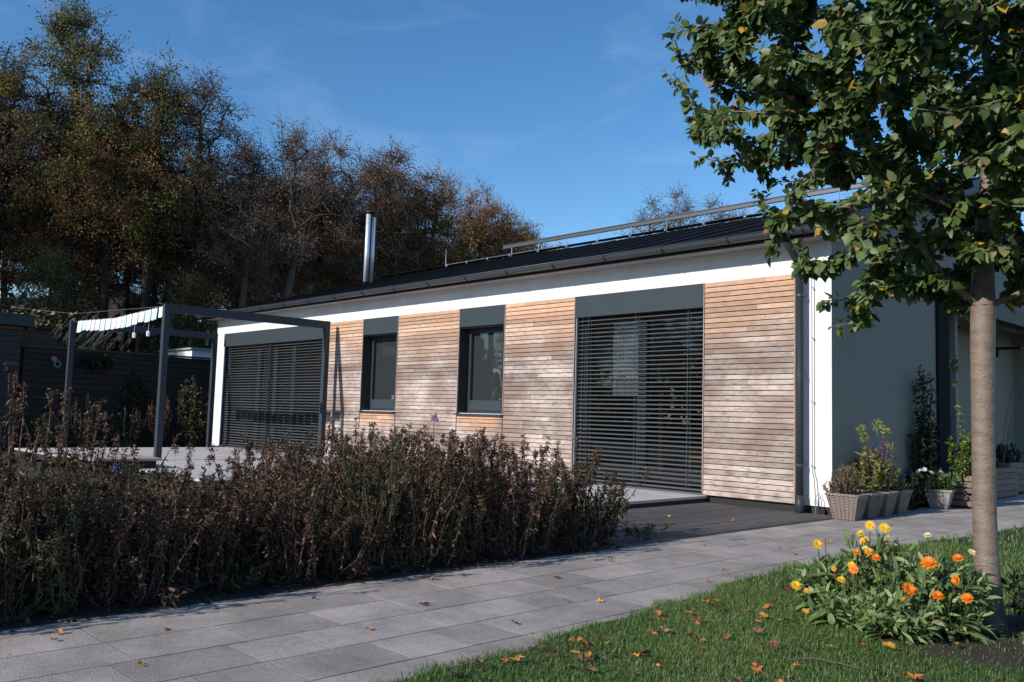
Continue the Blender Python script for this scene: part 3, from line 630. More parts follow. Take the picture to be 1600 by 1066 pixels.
# hanging toys and a garden torch
for l_, k_, z_, y_, r_ in (('pink round plastic float hanging beside the dark fence', 'plasticred', 1.98, -3.22, .075), ('grey-blue ring hanging just below the pink float', 'plasticblue', 1.86, -3.14, .07)):
    if k_ == 'plasticred': mb = MB().tube([(-17.9, y_, z_-.0), (-17.86, y_, z_), (-17.8, y_, z_)], [.02, r_, .03], 14)
    else: mb = MB().tube([(-17.85, y_+r_*math.cos(t), z_+r_*math.sin(t)) for t in np.linspace(0, 2*math.pi, 17)], .022, 8)
    o = mb.build('hanging_float' if k_ == 'plasticred' else 'hanging_ring', M[k_], smooth=True); tag(o, l_, 'float')
gt = thing('bird_feeder', 'small dark bird feeder on a thin pole in front of the left shed', 'bird feeder', (-17.4, -4.25, -.1))
MB().tube([(0, 0, 0), (0, 0, 1.72)], .012, 6).build('pole', M['stem'], gt); MB().box(-.10, .10, -.10, .10, 1.72, 1.74).box(-.07, .07, -.07, .07, 1.741, 1.85).build('box', M['black'], gt)
MB().add([(-.12, -.12, 1.85), (.12, -.12, 1.85), (.12, .12, 1.85), (-.12, .12, 1.85), (0, -.12, 1.94), (0, .12, 1.94)], [(0, 1, 4), (2, 3, 5), (1, 2, 5, 4), (3, 0, 4, 5), (0, 3, 2, 1)]).build('roof', M['black'], gt)

# ================================================================== PLANTS: generic bush
def bush(name, label, cat, loc, rad, n, L_, W_, mk, stems=8, stemm='stem', group=None, seed=1, shape='dome', up_=.3, ls=.3, extra=None):
    g = np.random.default_rng(seed); t = thing(name, label, cat, loc, group); a = NP(); rx, ry, rz = rad
    # stems
    A = []; B = []; tips = []
    for s_ in range(stems):
        q = g.uniform(0, 2*np.pi); rr = np.sqrt(g.uniform(0, 1))*.9; tip = np.array([rx*rr*np.cos(q), ry*rr*np.sin(q), rz*(g.uniform(.75, 1.0) if shape == 'dome' else g.uniform(.5, 1))*(np.sqrt(max(.05, 1-rr*rr*.7)))])
        p = np.array([tip[0]*.2, tip[1]*.2, 0])*(1 if ry > .4 else .1); k = 6; prev = p
        for j in range(1, k+1):
            u_ = j/k; nx_ = p+(tip-p)*u_+np.array([tip[0], tip[1], 0])*.25*np.sin(u_*np.pi)+g.normal(size=3)*.012; A.append(prev); B.append(nx_); prev = nx_
        tips.append(tip)
    A = np.array(A); B = np.array(B); st = NP(); st.segs(A, B, .004, .003, 4)
    link('stems', st.mesh('stems', [M[stemm]]), t)
    i = g.integers(0, len(A), n); u_ = g.uniform(0, 1, (n, 1)); zf = ((A[i]+(B[i]-A[i])*u_)[:, 2]/rz)
    keep = zf > g.uniform(0, .25, n); i = i[keep]; u_ = u_[keep]; n2 = len(i)
    pos = A[i]+(B[i]-A[i])*u_; d = unit(rdir(n2, g)+np.array([0, 0, up_])+.5*unit(B[i]-A[i])); pos = pos+rdir(n2, g)*g.uniform(0, 1, (n2, 1))*L_*.5
    a.leaves(pos, d, rdir(n2, g)+np.array([0, 0, 1.]), L_*g.uniform(1-ls, 1+ls, n2), W_*g.uniform(.8, 1.2, n2), g.uniform(0, 1, n2)**1.1, curl=g.uniform(-.1, .6, n2))
    o = link('foliage', a.mesh('foliage', [M[mk]]), t); o['kind'] = 'stuff'
    return t, np.array(tips)
def flower_mesh(name, mk, r, n=16, layers=2, cup=.25, center=None, seed=0):
    g = np.random.default_rng(seed); a = NP()
    for l_ in range(layers):
        k = n-l_*3; q = np.arange(k)*2*np.pi/k+g.uniform(0, .2, k)+l_*.2; d = np.stack([np.cos(q), np.sin(q), np.full(k, cup+l_*.35)+g.uniform(-.1, .1, k)], 1)
        rr = r*(1-.22*l_); a.leaves(unit(d)*r*.12, d, np.tile([[0, 0, 1.]], (k, 1)), rr*g.uniform(.85, 1.05, k), r*.36, g.uniform(0, 1, k), curl=.12)
    k = 10; q = np.arange(k)*2*np.pi/k; a.quads(np.zeros((k, 3))+[0, 0, r*.04], np.stack([np.cos(q), np.sin(q), np.full(k, .5)], 1), np.tile([[0, 0, 1.]], (k, 1)), r*.26, r*.2, np.zeros(k), mi=1)
    return a.mesh(name, [M[mk], center or M[mk]])
darkc = mat('orange_disc', (.35, .12, .01), .7)

# ================================================================== WICKER BASKETS
def basket_meshes():
    tw, bw, H_ = .172, .112, .275; wv = NP(); ns = 6; A = []; B = []
    rad = lambda z: bw+(tw-bw)*z/H_
    for r_ in range(15):
        z = .012+r_*(H_-.02)/15; h = rad(z); pts = []
        for sd in range(4):
            for k in range(ns*2):
                t = -1+2*k/(ns*2); off = .007*math.sin(math.pi*(k+.0)+(r_ % 2)*math.pi+math.pi/2)
                p = [(t*h, -(h+off)), ((h+off), t*h), (-t*h, h+off), (-(h+off), -t*h)][sd]; pts.append((p[0], p[1], z))
        pts = np.array(pts); A.append(pts); B.append(np.roll(pts, -1, 0))
    wv.segs(np.concatenate(A), np.concatenate(B), .0085, .0085, 4)
    sk = NP(); A = []; B = []
    for sd in range(4):
        for k in range(ns+1):
            t = -1+2*k/ns
            for arr, z in ((A, 0.), (B, H_)):
                h = rad(z); p = [(t*h, -h), (h, t*h), (-t*h, h), (-h, -t*h)][sd]; arr.append((p[0], p[1], z))
    sk.segs(np.array(A), np.array(B), .008, .008, 5)
    rm = NP(); n = 60
    for ph in (0, math.pi):
        pts = []
        for j in range(n*2):
            t = (j % (n//2))/(n//2)*2-1; sd = j//(n//2); h = tw+.004
            p = [(t*h, -h), (h, t*h), (-t*h, h), (-h, -t*h)][sd % 4]; w_ = j*.9+ph; pts.append((p[0]*(1+.03*math.cos(w_)), p[1]*(1+.03*math.cos(w_)), H_+.009*math.sin(w_)))
        pts = np.array(pts); rm.segs(pts, np.roll(pts, -1, 0), .0095, .0095, 5)
    return wv.mesh('weave', [M['wicker']]), sk.mesh('stakes', [M['wicker']]), rm.mesh('rim', [M['wicker']])
wv, sk, rm = basket_meshes()
blab = ['grey wicker basket at the house corner, nearest of the four, planted with lavender', 'second grey wicker basket from the house corner with low trailing plants', 'third grey wicker basket from the house corner with the tall yellow-green plant', 'fourth grey wicker basket, last of the row along the gable wall']
for i in range(4):
    b = thing('wicker_basket', blab[i], 'basket', (.235, -.12+i*.395, GZ), 'wicker baskets along the gable wall', rz=R([6, -2, 3, 0][i]))
    link('weave', wv, b); link('stakes', sk, b); link('rim', rm, b); MB().box(-.105, .105, -.105, .105, .005, .02).build('base', M['wicker'], b)
    MB().box(-.15, .15, -.15, .15, .21, .235).build('soil', M['soil'], b)
bz = GZ+.235
bush('lavender', 'bushy brownish green lavender in the nearest wicker basket', 'plant', (.22, -.10, bz), (.19, .17, .38), 2600, .035, .006, 'lavender', 60, 'stem', seed=3, up_=1.4)
bush('lavender', 'small pale lavender sprig leaning out of the nearest wicker basket to the left', 'plant', (.10, -.22, bz), (.11, .07, .20), 420, .03, .006, 'lavender', 16, 'stem', seed=4, up_=1.0)
bush('trailing_thyme', 'low grey trailing plant over the rim of the second wicker basket', 'plant', (.25, .27, bz-.02), (.22, .19, .10), 1400, .02, .008, 'lavender', 40, 'stem', seed=5, up_=.2)
t, tips = bush('euphorbia', 'tall yellow-green flowering plant in the third wicker basket', 'plant', (.22, .62, bz), (.27, .30, .56), 2000, .055, .02, 'olive', 26, 'greenstem', seed=6, up_=.6)
g = np.random.default_rng(9)
for (x_, y_, z_, r_) in ((.20, .32, .90, .05), (.22, .72, .95, .07), (.2, 1.0, .87, .045), (.25, .98, .70, .06), (.2, .42, .80, .045)):
    p = Vector((x_-.22, y_-.62, z_-bz)); st = NP(); A = np.array([[p.x*.3, p.y*.3, .2], [p.x*.8, p.y*.8, p.z*.6]]); B = np.array([[p.x*.8, p.y*.8, p.z*.6], list(p)]); st.segs(A, B, .005, .004, 5); link('stem', st.mesh('stem', [M['greenstem']]), t)
    a = NP(); k = 110; q = rdir(k, g); a.leaves(np.array(p)+q*r_*g.uniform(.2, 1, (k, 1))*[1, 1, 1.1], q+[0, 0, .3], rdir(k, g), .024, .013, g.uniform(0, 1, k)); link('flower_head', a.mesh('flower_head', [M['limeflower']]), t)
for j in range(14):
    q = g.uniform(0, 6.28); rr = g.uniform(.12, .3); a = NP(); k = 40; zz = g.uniform(0, .12, k); base = np.array([rr*np.cos(q)*.6, rr*np.sin(q), g.uniform(.38, .58)]); pos = base+np.stack([np.zeros(k), np.zeros(k), zz], 1)
    a.quads(pos, rdir(k, g)+[0, 0, .6], rdir(k, g), .016, .01, g.uniform(0, 1, k)); a.segs(np.array([[0, 0, .1]]), base[None], .003, .002, 4); link('flower_spike', a.mesh('flower_spike', [M['purple']]), t)
bush('herb', 'low dark green herb in the last wicker basket of the row', 'plant', (.25, 1.07, bz), (.2, .2, .16), 500, .04, .02, 'olive', 14, 'greenstem', seed=7)
# dark climber, chrysanthemum pot, planters
bush('climbing_shrub', 'dark leafy shrub climbing the shaded gable wall behind the pots', 'shrub', (.14, 2.35, GZ), (.13, .36, 2.15), 3000, .07, .022, 'dark_green', 14, 'stem', seed=8, up_=-.3, shape='tall')
bush('dark_shrub', 'low dark shrub at the foot of the gable wall between baskets and flower pot', 'shrub', (.2, 1.75, GZ), (.18, .28, .55), 1200, .05, .022, 'dark_green', 14, 'stem', seed=18, up_=.1)
pt = thing('flower_pot', 'tapered stone pot holding the white chrysanthemums', 'pot', (.33, 2.32, GZ), rz=R(12))
def frus(mb, a, c, z0, z1): return mb.add([(sx*r_, sy*r_, z) for r_, z in ((a, z0), (c, z1)) for sx, sy in ((-1, -1), (1, -1), (1, 1), (-1, 1))], [(0, 3, 2, 1), (4, 5, 6, 7), (0, 1, 5, 4), (1, 2, 6, 5), (2, 3, 7, 6), (3, 0, 4, 7)])
frus(MB(), .10, .155, 0, .22).build('body', M['pot'], pt, bevel=.008); frus(MB(), .17, .172, .221, .25).build('rim', M['pot'], pt, bevel=.005)
t, tips = bush('chrysanthemum', 'green chrysanthemum with white flowers in the stone pot', 'plant', (.33, 2.32, GZ+.2), (.25, .27, .30), 1700, .045, .026, 'mumleaf', 34, 'greenstem', seed=11)
wf = flower_mesh('flower', 'whitepetal', .042, 14, 2, .2, M['yellow'], 3)
for (y_, z_, x_) in ((2.22, .33, .25), (2.35, .33, .33), (2.48, .31, .46), (2.0, .35, .18), (2.12, .37, .2), (2.5, .05, .38), (2.3, .30, .42)):
    o = link('flower', wf, t, Vector((x_, y_, z_))-Vector((.33, 2.32, GZ+.2))+Vector((.02, -.02, .03))); o.rotation_euler = (R(35), R(15), y_*9)
for nm, lb, y0, y1, x0, x1, z1 in (('wooden_planter', 'slatted wooden planter beside the entrance behind the flower pot, tall vine in it', 2.66, 3.5, .14, .62, .34), ('wooden_planter', 'long slatted wooden planter right of the tree trunk by the entrance', 4.3, 5.7, -.15, .28, .38), ('wooden_planter', 'far slatted wooden planter at the right edge beside the entrance', 6.1, 7.3, -.4, .05, .42)):
    p_ = thing(nm, lb, 'planter', ((x0+x1)/2, (y0+y1)/2, GZ), 'wooden planters by the entrance'); hx, hy = (x1-x0)/2, (y1-y0)/2; H_ = z1-GZ
    for k in range(5):
        z = .03+k*(H_-.03)/5; hh = (H_-.03)/5-.014
        MB().box(-hx, hx, -hy, -hy+.02, z, z+hh).box(hx-.02, hx, -hy+.021, hy-.021, z, z+hh).box(-hx, -hx+.02, -hy+.021, hy-.021, z, z+hh).box(-hx, hx, hy-.02, hy, z, z+hh).build('slat', M['planterwood'], p_)
    MB().box(-hx+.025, hx-.025, -hy+.025, hy-.025, 0.01, H_-.05).build('liner', M['black'], p_)
bush('tall_vine', 'tall lit yellow-green vine rising from the wooden planter', 'plant', (.46, 2.72, .25), (.18, .32, .92), 2000, .07, .034, 'vine', 12, 'greenstem', seed=12, up_=-.2, shape='tall')
vt = thing('vine_shoot', 'long thin leafy vine shoot standing above the planter vine', 'plant', (.44, 2.68, .45))
a = NP(); zs = np.linspace(0, 1.5, 16); P_ = np.stack([.02*np.sin(zs*4), .05*np.sin(zs*3), zs], 1); a.segs(P_[:-1], P_[1:], .004, .003, 5, 0)
k = 200; i = g.integers(2, 15, k); i = i[~np.isin(i, (9, 10, 12))]; k = len(i); a.leaves(P_[i]+rdir(k, g)*.03, rdir(k, g)+[0, 0, -.2], rdir(k, g), .06*g.uniform(.6, 1.1, k), .03, g.uniform(0, 1, k), mi=1, curl=.3)
link('shoot', a.mesh('shoot', [M['greenstem'], M['vine']]), vt)
vt = thing('bent_shoot', 'second leafy shoot bending right above the planter', 'plant', (.48, 2.8, .3))
P_ = np.array([[0, 0, 0], [0, .2, .25], [.02, .42, .5], [.02, .5, .75], [.02, .52, .95]]); a = NP(); a.segs(P_[:-1], P_[1:], .005, .003, 5, 0); k = 40; a.leaves(P_[-1]+rdir(k, g)*[.03, .03, .14], rdir(k, g), rdir(k, g), .06, .03, g.uniform(0, 1, k), mi=1); link('shoot', a.mesh('shoot', [M['greenstem'], M['vine']]), vt)
bush('planter_shrub', 'dark green shrub in the long planter right of the vine', 'shrub', (.1, 4.4, .2), (.2, .9, .45), 1500, .06, .028, 'dark_green', 24, 'stem', seed=13)
bush('planter_shrub', 'dark shrub in the far planter at the right edge', 'shrub', (-.15, 6.6, .25), (.2, .6, .5), 900, .06, .028, 'dark_green', 16, 'stem', seed=14)
t, tips = bush('cascading_flowers', 'plant with small white and pink flowers hanging down beside the tree trunk', 'plant', (.34, 3.78, .08), (.13, .13, .28), 200, .04, .02, 'mumleaf', 10, 'greenstem', seed=15)
a = NP(); k = 260; q = g.uniform(-1, 1, (k, 3))*[.09, .07, .22]+[0, 0, .02]; a.quads(q, rdir(k, g), rdir(k, g), .035, .03, g.uniform(0, 1, k)); link('flowers', a.mesh('flowers', [M['whitepetal']]), t)
vt = thing('bare_twigs', 'thin bare arching twigs in front of the entrance at the right edge', 'branch', (.1, 5.6, .3))
a = NP()
for (y1, z1, y2, z2) in ((.2, 1.0, 1.6, 1.75), (.25, .95, 1.9, 1.3), (-.1, 1.2, 1.2, 1.9)):
    t_ = np.linspace(0, 1, 8)[:, None]; P_ = (1-t_)**2*np.array([0, 0, 0])+2*t_*(1-t_)*np.array([0, y1, z1])+t_**2*np.array([.1, y2, z2]); a.segs(P_[:-1], P_[1:], .005, .004, 5)
link('twig', a.mesh('twig', [M['palebark']]), vt)

# ================================================================== APPLE TREE
at = thing('apple_tree', 'leafy young tree with smooth brown trunk standing among the marigolds, right foreground', 'tree', (3.13, -4.66, -.12))
T0 = np.array([0, 0, 0.]); g = np.random.default_rng(21)
trunk = [np.array([0, 0, 0]), np.array([-.02, .01, .25]), np.array([-.03, .01, .6]), np.array([-.03, .02, 1.0]), np.array([-.03, .02, 1.4]), np.array([-.02, .02, 1.72])]
lead = [np.array([-.02, .03, 1.95]), np.array([-.01, .04, 2.25]), np.array([.03, .05, 2.6]), np.array([.02, .05, 3.0]), np.array([.0, .0, 3.4]), np.array([.0, 0, 3.8])]
nodes = trunk+lead; par = [-1]+list(range(len(nodes)-1))
limbs = [((-.75, -.05, 2.25), 5), ((-.35, -.5, 2.35), 5), ((.6, .25, 2.2), 5), ((.3, -.55, 2.5), 6), ((-.45, .55, 2.5), 6), ((-.9, -.3, 2.9), 7), ((.8, -.3, 2.8), 7), ((.5, .7, 3.0), 7), ((-.6, .3, 3.5), 8), ((.5, -.3, 3.5), 8)]
for tip, i0 in limbs:
    p = nodes[i0]; prev = i0
    for k in range(1, 7):
        t_ = k/6; q = p+(np.array(tip)-p)*t_+np.array([0, 0, -.10])*math.sin(t_*math.pi)+g.normal(size=3)*.015; nodes.append(q); par.append(prev); prev = len(nodes)-1
cen = np.array([.05, .0, 3.3]); att = []
while len(att) < 1150:
    q = g.uniform(-1, 1, 3); r_ = np.linalg.norm(q)
    if r_ > 1 or g.uniform() > r_**.8+.25: continue
    p = cen+q*[1.88, 1.8, 1.72]
    if p[2] < 1.80 or math.hypot(p[0]-.05, p[1]) > min(1.9, .78+.72*(p[2]-1.72)): continue
    if abs(p[0]) < .24 and p[1] < .0 and p[2] < 1.7+.52*(-p[1]): continue
    if p[2] > 4.1 or (att and np.min(np.sum((np.array(att)-p)**2, 1)) < (.21 if p[0] < -.9 else .15)**2): continue
    att.append(p)
att += [np.array(p)-[3.13, -4.66, -.12] for p in ((2.30, -4.75, 1.52), (2.42, -4.6, 1.56), (2.52, -4.9, 1.60), (2.38, -4.4, 1.62), (1.78, -4.5, 2.05), (1.95, -4.7, 2.12), (1.19, -4.5, 3.17), (1.22, -4.6, 2.98), (1.27, -4.4, 3.30), (1.45, -4.5, 2.6), (1.4, -4.8, 2.72), (2.15, -4.5, 1.72), (2.7, -5.0, 1.68), (2.2, -4.9, 1.85))]
N_, P_i, tips = grow(nodes, par, np.array(att), .16, .13, g, up_bias=.18)
rr = radii(P_i, .0032, 2.35, base=.082)
rr[:6] = [.078, .062, .058, .057, .057, .066]; rr[6:12] = [.052, .040, .033, .026, .020, .014]
# smooth trunk
tm = MB().tube([N_[0]+[0, 0, -.05]]+[N_[i] for i in range(8)], [.11]+list(rr[:8]), 18); 
o = tm.build('trunk', M['bark'], at, smooth=True)
sub = o.modifiers.new('s', 'SUBSURF'); sub.levels = 1; sub.render_levels = 1
bm_ = NP(); e = np.array([i for i in range(6, len(N_))]); bm_.segs(N_[P_i[e]], N_[e], np.minimum(rr[P_i[e]], rr[e]*1.6), rr[e], 7)
link('branches', bm_.mesh('branches', [M['bark']]), at)
# leaves along the twigs
lp = []; ld_ = []
for tp in tips:
    i = tp; L_ = 0; path_ = [i]
    while P_i[i] >= 0 and L_ < .50 and rr[i] < .012: L_ += np.linalg.norm(N_[i]-N_[P_i[i]]); i = P_i[i]; path_.append(i)
    path_ = path_[::-1]
    if len(path_) < 2: path_ = [P_i[tp], tp]
    pts = N_[path_]; sl = np.linalg.norm(np.diff(pts, axis=0), axis=1); cs = np.concatenate([[0], np.cumsum(sl)]); n = int(20+cs[-1]*80)
    s_ = np.sort(g.uniform(0, cs[-1], n)); j = np.clip(np.searchsorted(cs, s_)-1, 0, len(sl)-1); u_ = (s_-cs[j])/sl[j]
    p = pts[j]+(pts[j+1]-pts[j])*u_[:, None]; dr = unit(pts[j+1]-pts[j]); q = unit(rdir(n, g)+dr*.5); lp.append(p+q*.02); ld_.append(q)
lp = np.concatenate(lp); ld_ = np.concatenate(ld_); n = len(lp)
ld_ = unit(ld_+np.array([0, 0, -.35])); nr = unit(rdir(n, g)*.8+[-.1, -.75, .85]); LL = .052*g.uniform(.6, 1.4, n); WW = LL*g.uniform(.66, .86, n); rn = g.uniform(0, 1, n); cu_ = g.uniform(-.05, .55, n)
wpos = lp+np.array(at.location); v = wpos-np.array(CAM); depth = v@np.array(fw); sx = v@np.array(r2)/depth*1.693; sy = v@np.array(u2)/depth*1.693
# the 290 leaves that show largest are parts of their own
score = depth/LL+np.where((np.abs(sx) < .98) & (np.abs(sy) < .65) & (depth > 1), 0, 1e4); big_ = np.argsort(score)[:290]; rest = np.setdiff1d(np.arange(n), big_)
for i in big_:
    a = NP(); sl_ = slice(i, i+1); a.leaves(np.zeros((1, 3)), ld_[sl_], nr[sl_], LL[sl_], WW[sl_], rn[sl_], curl=cu_[sl_]); o = link('leaf', a.mesh('leaf', [M['apple']]), at, lp[i])
a = NP(); a.leaves(lp[rest], ld_[rest], nr[rest], LL[rest], WW[rest], rn[rest], curl=cu_[rest]); o = link('crown', a.mesh('crown', [M['apple']]), at); o['kind'] = 'stuff'
print('apple leaves', n)

# ================================================================== MARIGOLDS
bedpoly = [(2.8, -5.38), (3.1, -5.5), (3.6, -5.48), (4.2, -5.1), (4.2, -4.0), (3.2, -4.05), (2.75, -4.5), (2.6, -5.1)]
sheet('bed_soil', bedpoly, -.078, M['soil'], .03)
petal = {'y': 'yellow', 'o': 'orange', 'a': 'amber', 'p': 'paleyellow'}
fm = {k: flower_mesh('flower', petal[k], .042, 18, 2, .22, darkc if k in 'oa' else M['amber'], 5) for k in petal}
FL = [((1278, 849), 'y', (2.28, -4.85, .262), 1), ((1290, 842), 'o', (2.33, -4.86, .30), .5), ((1358, 821), 'y', (2.54, -4.75, .39), 1), ((1346, 833), 'y', (2.50, -4.78, .342), .9), ((1380, 825), 'y', (2.62, -4.75, .385), 1.1),
      ((1350, 846), 'y', (2.53, -4.80, .306), 1.15), ((1352, 858), 'p', (2.56, -4.86, .275), .8), ((1359, 862), 'a', (2.59, -4.88, .262), 1), ((1368, 872), 'o', (2.66, -4.95, .245), .9), ((1338, 864), 'o', (2.52, -4.88, .25), .7),
      ((1330, 883), 'y', (2.53, -4.96, .19), .8), ((1335, 889), 'o', (2.56, -5.0, .176), .9), ((1316, 907), 'y', (2.49, -5.0, .11), 1), ((1302, 889), 'a', (2.44, -4.98, .16), .6), ((1244, 915), 'y', (2.28, -5.1, .058), 1), ((1258, 922), 'a', (2.34, -5.1, .04), .6),
      ((1389, 840), 'a', (2.64, -4.75, .335), .6), ((1450, 837), 'p', (2.87, -4.8, .377), .8), ((1450, 880), 'o', (2.95, -5.0, .262), 1.35), ((1497, 872), 'o', (3.09, -5.0, .306), 1), ((1519, 863), 'p', (3.13, -4.93, .334), .7),
      ((1495, 906), 'o', (3.08, -5.0, .20), 1), ((1419, 922), 'o', (2.87, -5.05, .125), 1.3), ((1414, 941), 'o', (2.86, -5.08, .07), .8), ((1464, 931), 'o', (2.99, -5.0, .107), 1.1), ((1513, 937), 'o', (3.13, -5.0, .117), 1.15)]
plants = [((2.42, -4.98), 'marigold with yellow flowers on long stems at the left end of the clump', (.20, .18, .26), 31), ((2.62, -4.85), 'marigold with a cluster of yellow flowers at the back of the clump', (.24, .18, .42), 32),
          ((2.80, -5.05), 'marigold with large pale leaves in the middle front of the clump', (.25, .22, .28), 33), ((2.96, -4.90), 'marigold with big orange flowers in the middle of the clump', (.24, .2, .40), 34),
          ((3.04, -4.98), 'marigold with orange flowers just left of the tree trunk', (.18, .22, .34), 35), ((2.62, -5.22), 'low leafy marigold at the front of the clump over the grass', (.2, .16, .16), 36), ((2.88, -5.26), 'low leafy marigold in front by the bare soil', (.22, .16, .18), 37)]
pt_ = []
for (x_, y_), lb, rad, sd in plants:
    t, _ = bush('marigold', lb, 'flower', (x_, y_, -.09), (rad[0]*1.08, rad[1], rad[2]*1.15), 900, .062, .022, 'marileaf', 32, 'greenstem', 'marigolds at the foot of the tree', seed=sd, up_=.15, ls=.5)
    g = np.random.default_rng(sd); a = NP(); k = 26; q = g.uniform(0, 6.28, k); d = np.stack([np.cos(q), np.sin(q), g.uniform(.0, .9, k)], 1)
    a.leaves(np.stack([np.cos(q)*.08, np.sin(q)*.08, g.uniform(.02, .10, k)], 1), d, np.tile([[0, 0, 1.]], (k, 1)), g.uniform(.10, .17, k), g.uniform(.04, .065, k), g.uniform(.3, .9, k), curl=g.uniform(.1, .7, k))
    link('large_leaves', a.mesh('large_leaves', [M['marileaf']]), t); pt_.append(t)
g = np.random.default_rng(77)
for _, k_, P_, s_ in FL:
    p = Vector(P_); p = CAM+(p-CAM)*(.955 if p.z < .27 else .985); t = min(pt_, key=lambda q: (Vector((q.location.x, q.location.y))-Vector((p.x, p.y))).length); l_ = p-t.location
    o = link('flower', fm[k_], t, l_); o.scale = (s_*g.uniform(.52, .70),)*2+(s_*g.uniform(.5, 1.0),); v_ = (CAM-p).normalized(); dn = (Vector((0, 0, 1))*.75+v_*.55+Vector(SUNV)*.4+Vector(g.normal(size=3))*.35).normalized(); o.rotation_euler = dn.to_track_quat('Z', 'Y').to_euler()
    st = NP(); b = np.array([l_.x*.35, l_.y*.35, .03]); m_ = (b+np.array(l_))/2+g.normal(size=3)*.015; st.segs(np.array([b, m_]), np.array([m_, np.array(l_)]), .0035, .003, 5); link('flower_stem', st.mesh('flower_stem', [M['greenstem']]), t)
bush('ground_cover', 'low green leafy plants on the ground just right of the tree trunk', 'plant', (3.42, -4.45, -.09), (.3, .35, .38), 900, .05, .028, 'dark_green', 26, 'greenstem', seed=41)
bush('ground_cover', 'broad-leaved green seedling patch on the soil at the lower right edge', 'plant', (3.62, -5.0, -.09), (.3, .3, .14), 420, .06, .036, 'marileaf', 22, 'greenstem', seed=42)
bush('ground_cover', 'dry brownish stems and leaves close behind the tree trunk', 'plant', (3.25, -4.25, -.09), (.22, .25, .35), 420, .04, .018, 'deadgreen', 20, 'stem', seed=43)

# ================================================================== DRY BED
def stalk_clump(seed, green=0., hs=1., ns=20):
    g = np.random.default_rng(seed); a = NP(); A = []; B = []; lp = []; ldd = []; hp = []; RA = []
    for s_ in range(ns):
        q = g.uniform(0, 6.28); r0 = g.uniform(0, .16); b = np.array([r0*np.cos(q), r0*np.sin(q), 0]); h = hs*g.uniform(.40, .94); lean = g.normal(size=2)*.09+b[:2]*.7
        k = 9; zs = np.linspace(0, 1, k); wob = np.cumsum(g.normal(size=(k, 2)), 0)*.009; P_ = np.stack([b[0]+lean[0]*zs**1.5+wob[:, 0], b[1]+lean[1]*zs**1.5+wob[:, 1], h*zs], 1); P_[0] *= .15
        A.append(P_[:-1]); B.append(P_[1:]); RA.append(np.linspace(.0045, .0022, k-1))
        n = g.integers(30, 50); t = g.uniform(.06, .97, n)**.85; i = np.minimum((t*(k-1)).astype(int), k-2); f = (t*(k-1)-i)[:, None]; lp.append(P_[i]+(P_[i+1]-P_[i])*f); ldd.append(unit(rdir(n, g)*[.8, .8, .5]+[0, 0, -.95]))
        # branched seed head
        nb = g.integers(5, 10)
        for c in range(nb):
            z0 = P_[-1]-np.array([0, 0, g.uniform(0, .15)]); d = unit(np.array([g.normal()*.5, g.normal()*.5, 1.6])); e = z0+d*g.uniform(.015, .05); A.append(z0[None]); B.append(e[None]); RA.append(np.array([.0013])); n2 = g.integers(12, 20); hp.append(e+rdir(n2, g)*g.uniform(.002, .022, (n2, 1)))
    A = np.concatenate(A); B = np.concatenate(B); ra = np.concatenate(RA); a.segs(A, B, ra, ra*.85, 4, 1)
    lp = np.concatenate(lp); ldd = np.concatenate(ldd); n = len(lp); rn = g.uniform(0, 1, n); a.leaves(lp, ldd, rdir(n, g), g.uniform(.022, .050, n), g.uniform(.008, .017, n), rn, 0, curl=g.uniform(-.5, .9, n), fold=.6)
    hp = np.concatenate(hp); n = len(hp); a.quads(hp, rdir(n, g)+[0, 0, .4], rdir(n, g), g.uniform(.012, .024, n), g.uniform(.006, .012, n), g.uniform(.25, 1, n), 0)
    return a
dead = [stalk_clump(100+i).mesh('stalks', [M['dead'], M['stem']]) for i in range(8)]
greeny = [stalk_clump(200+i, hs=.92).mesh('stalks', [M['deadgreen'], M['stem']]) for i in range(3)]
g = np.random.default_rng(55); pts = []
def inbed(x, y): return x < .02 and x > -2.9 and y < -4.25+.15*math.sin(x*3) and y > -10.2
tries = 0
while len(pts) < 150 and tries < 20000:
    tries += 1; x_ = -abs(g.exponential(1.2))+.02; y_ = g.uniform(-10.2, -4.2)
    if not inbed(x_, y_): continue
    if all((x_-a)**2+(y_-b)**2 > .20**2 for a, b in pts): pts.append((x_, y_))
for i, (x_, y_) in enumerate(pts):
    gr_ = g.uniform() < (.30 if -6.6 < y_ < -4.5 else .10)
    me = greeny[i % 3] if gr_ else dead[i % 8]
    hs = g.uniform(.72, 1.10)*float(np.interp(y_, [-9.5, -8.4, -7.9, -6.7, -6.0], [.80, .78, .66, .66, 1.0]))
    if x_ < -1.2 and y_ < -5.5: hs *= .82
    if y_ > -4.7: hs *= .82
    o = link('dry_perennial', me, None, (x_, y_, -.1)); o.rotation_euler.z = g.uniform(0, 6.28); o.scale = (1.05, 1.05, hs)
    row = 'at the path edge' if x_ > -.35 else ('in mid bed' if x_ > -1.1 else 'in the rear bed')
    zone = 'below the pergola' if y_ < -8.6 else 'below the left blinds' if y_ < -7.2 else 'below the first narrow window' if y_ < -6.2 else 'below the second narrow window' if y_ < -5.2 else 'below the right glazed door'
    if gr_: tag(o, f'half green perennial clump {row}, {zone}', 'plant', 'half green perennial clumps in the bed')
    else: tag(o, f'{"tall" if hs > .93 else "low" if hs < .6 else "medium"} dry brown stalk clump {row}, {zone}', 'plant', 'dry perennial clumps in the bed')
spk = [stalk_clump(400+i, hs=.95, ns=4).mesh('stalks', [M['dead'], M['stem']]) for i in range(3)]
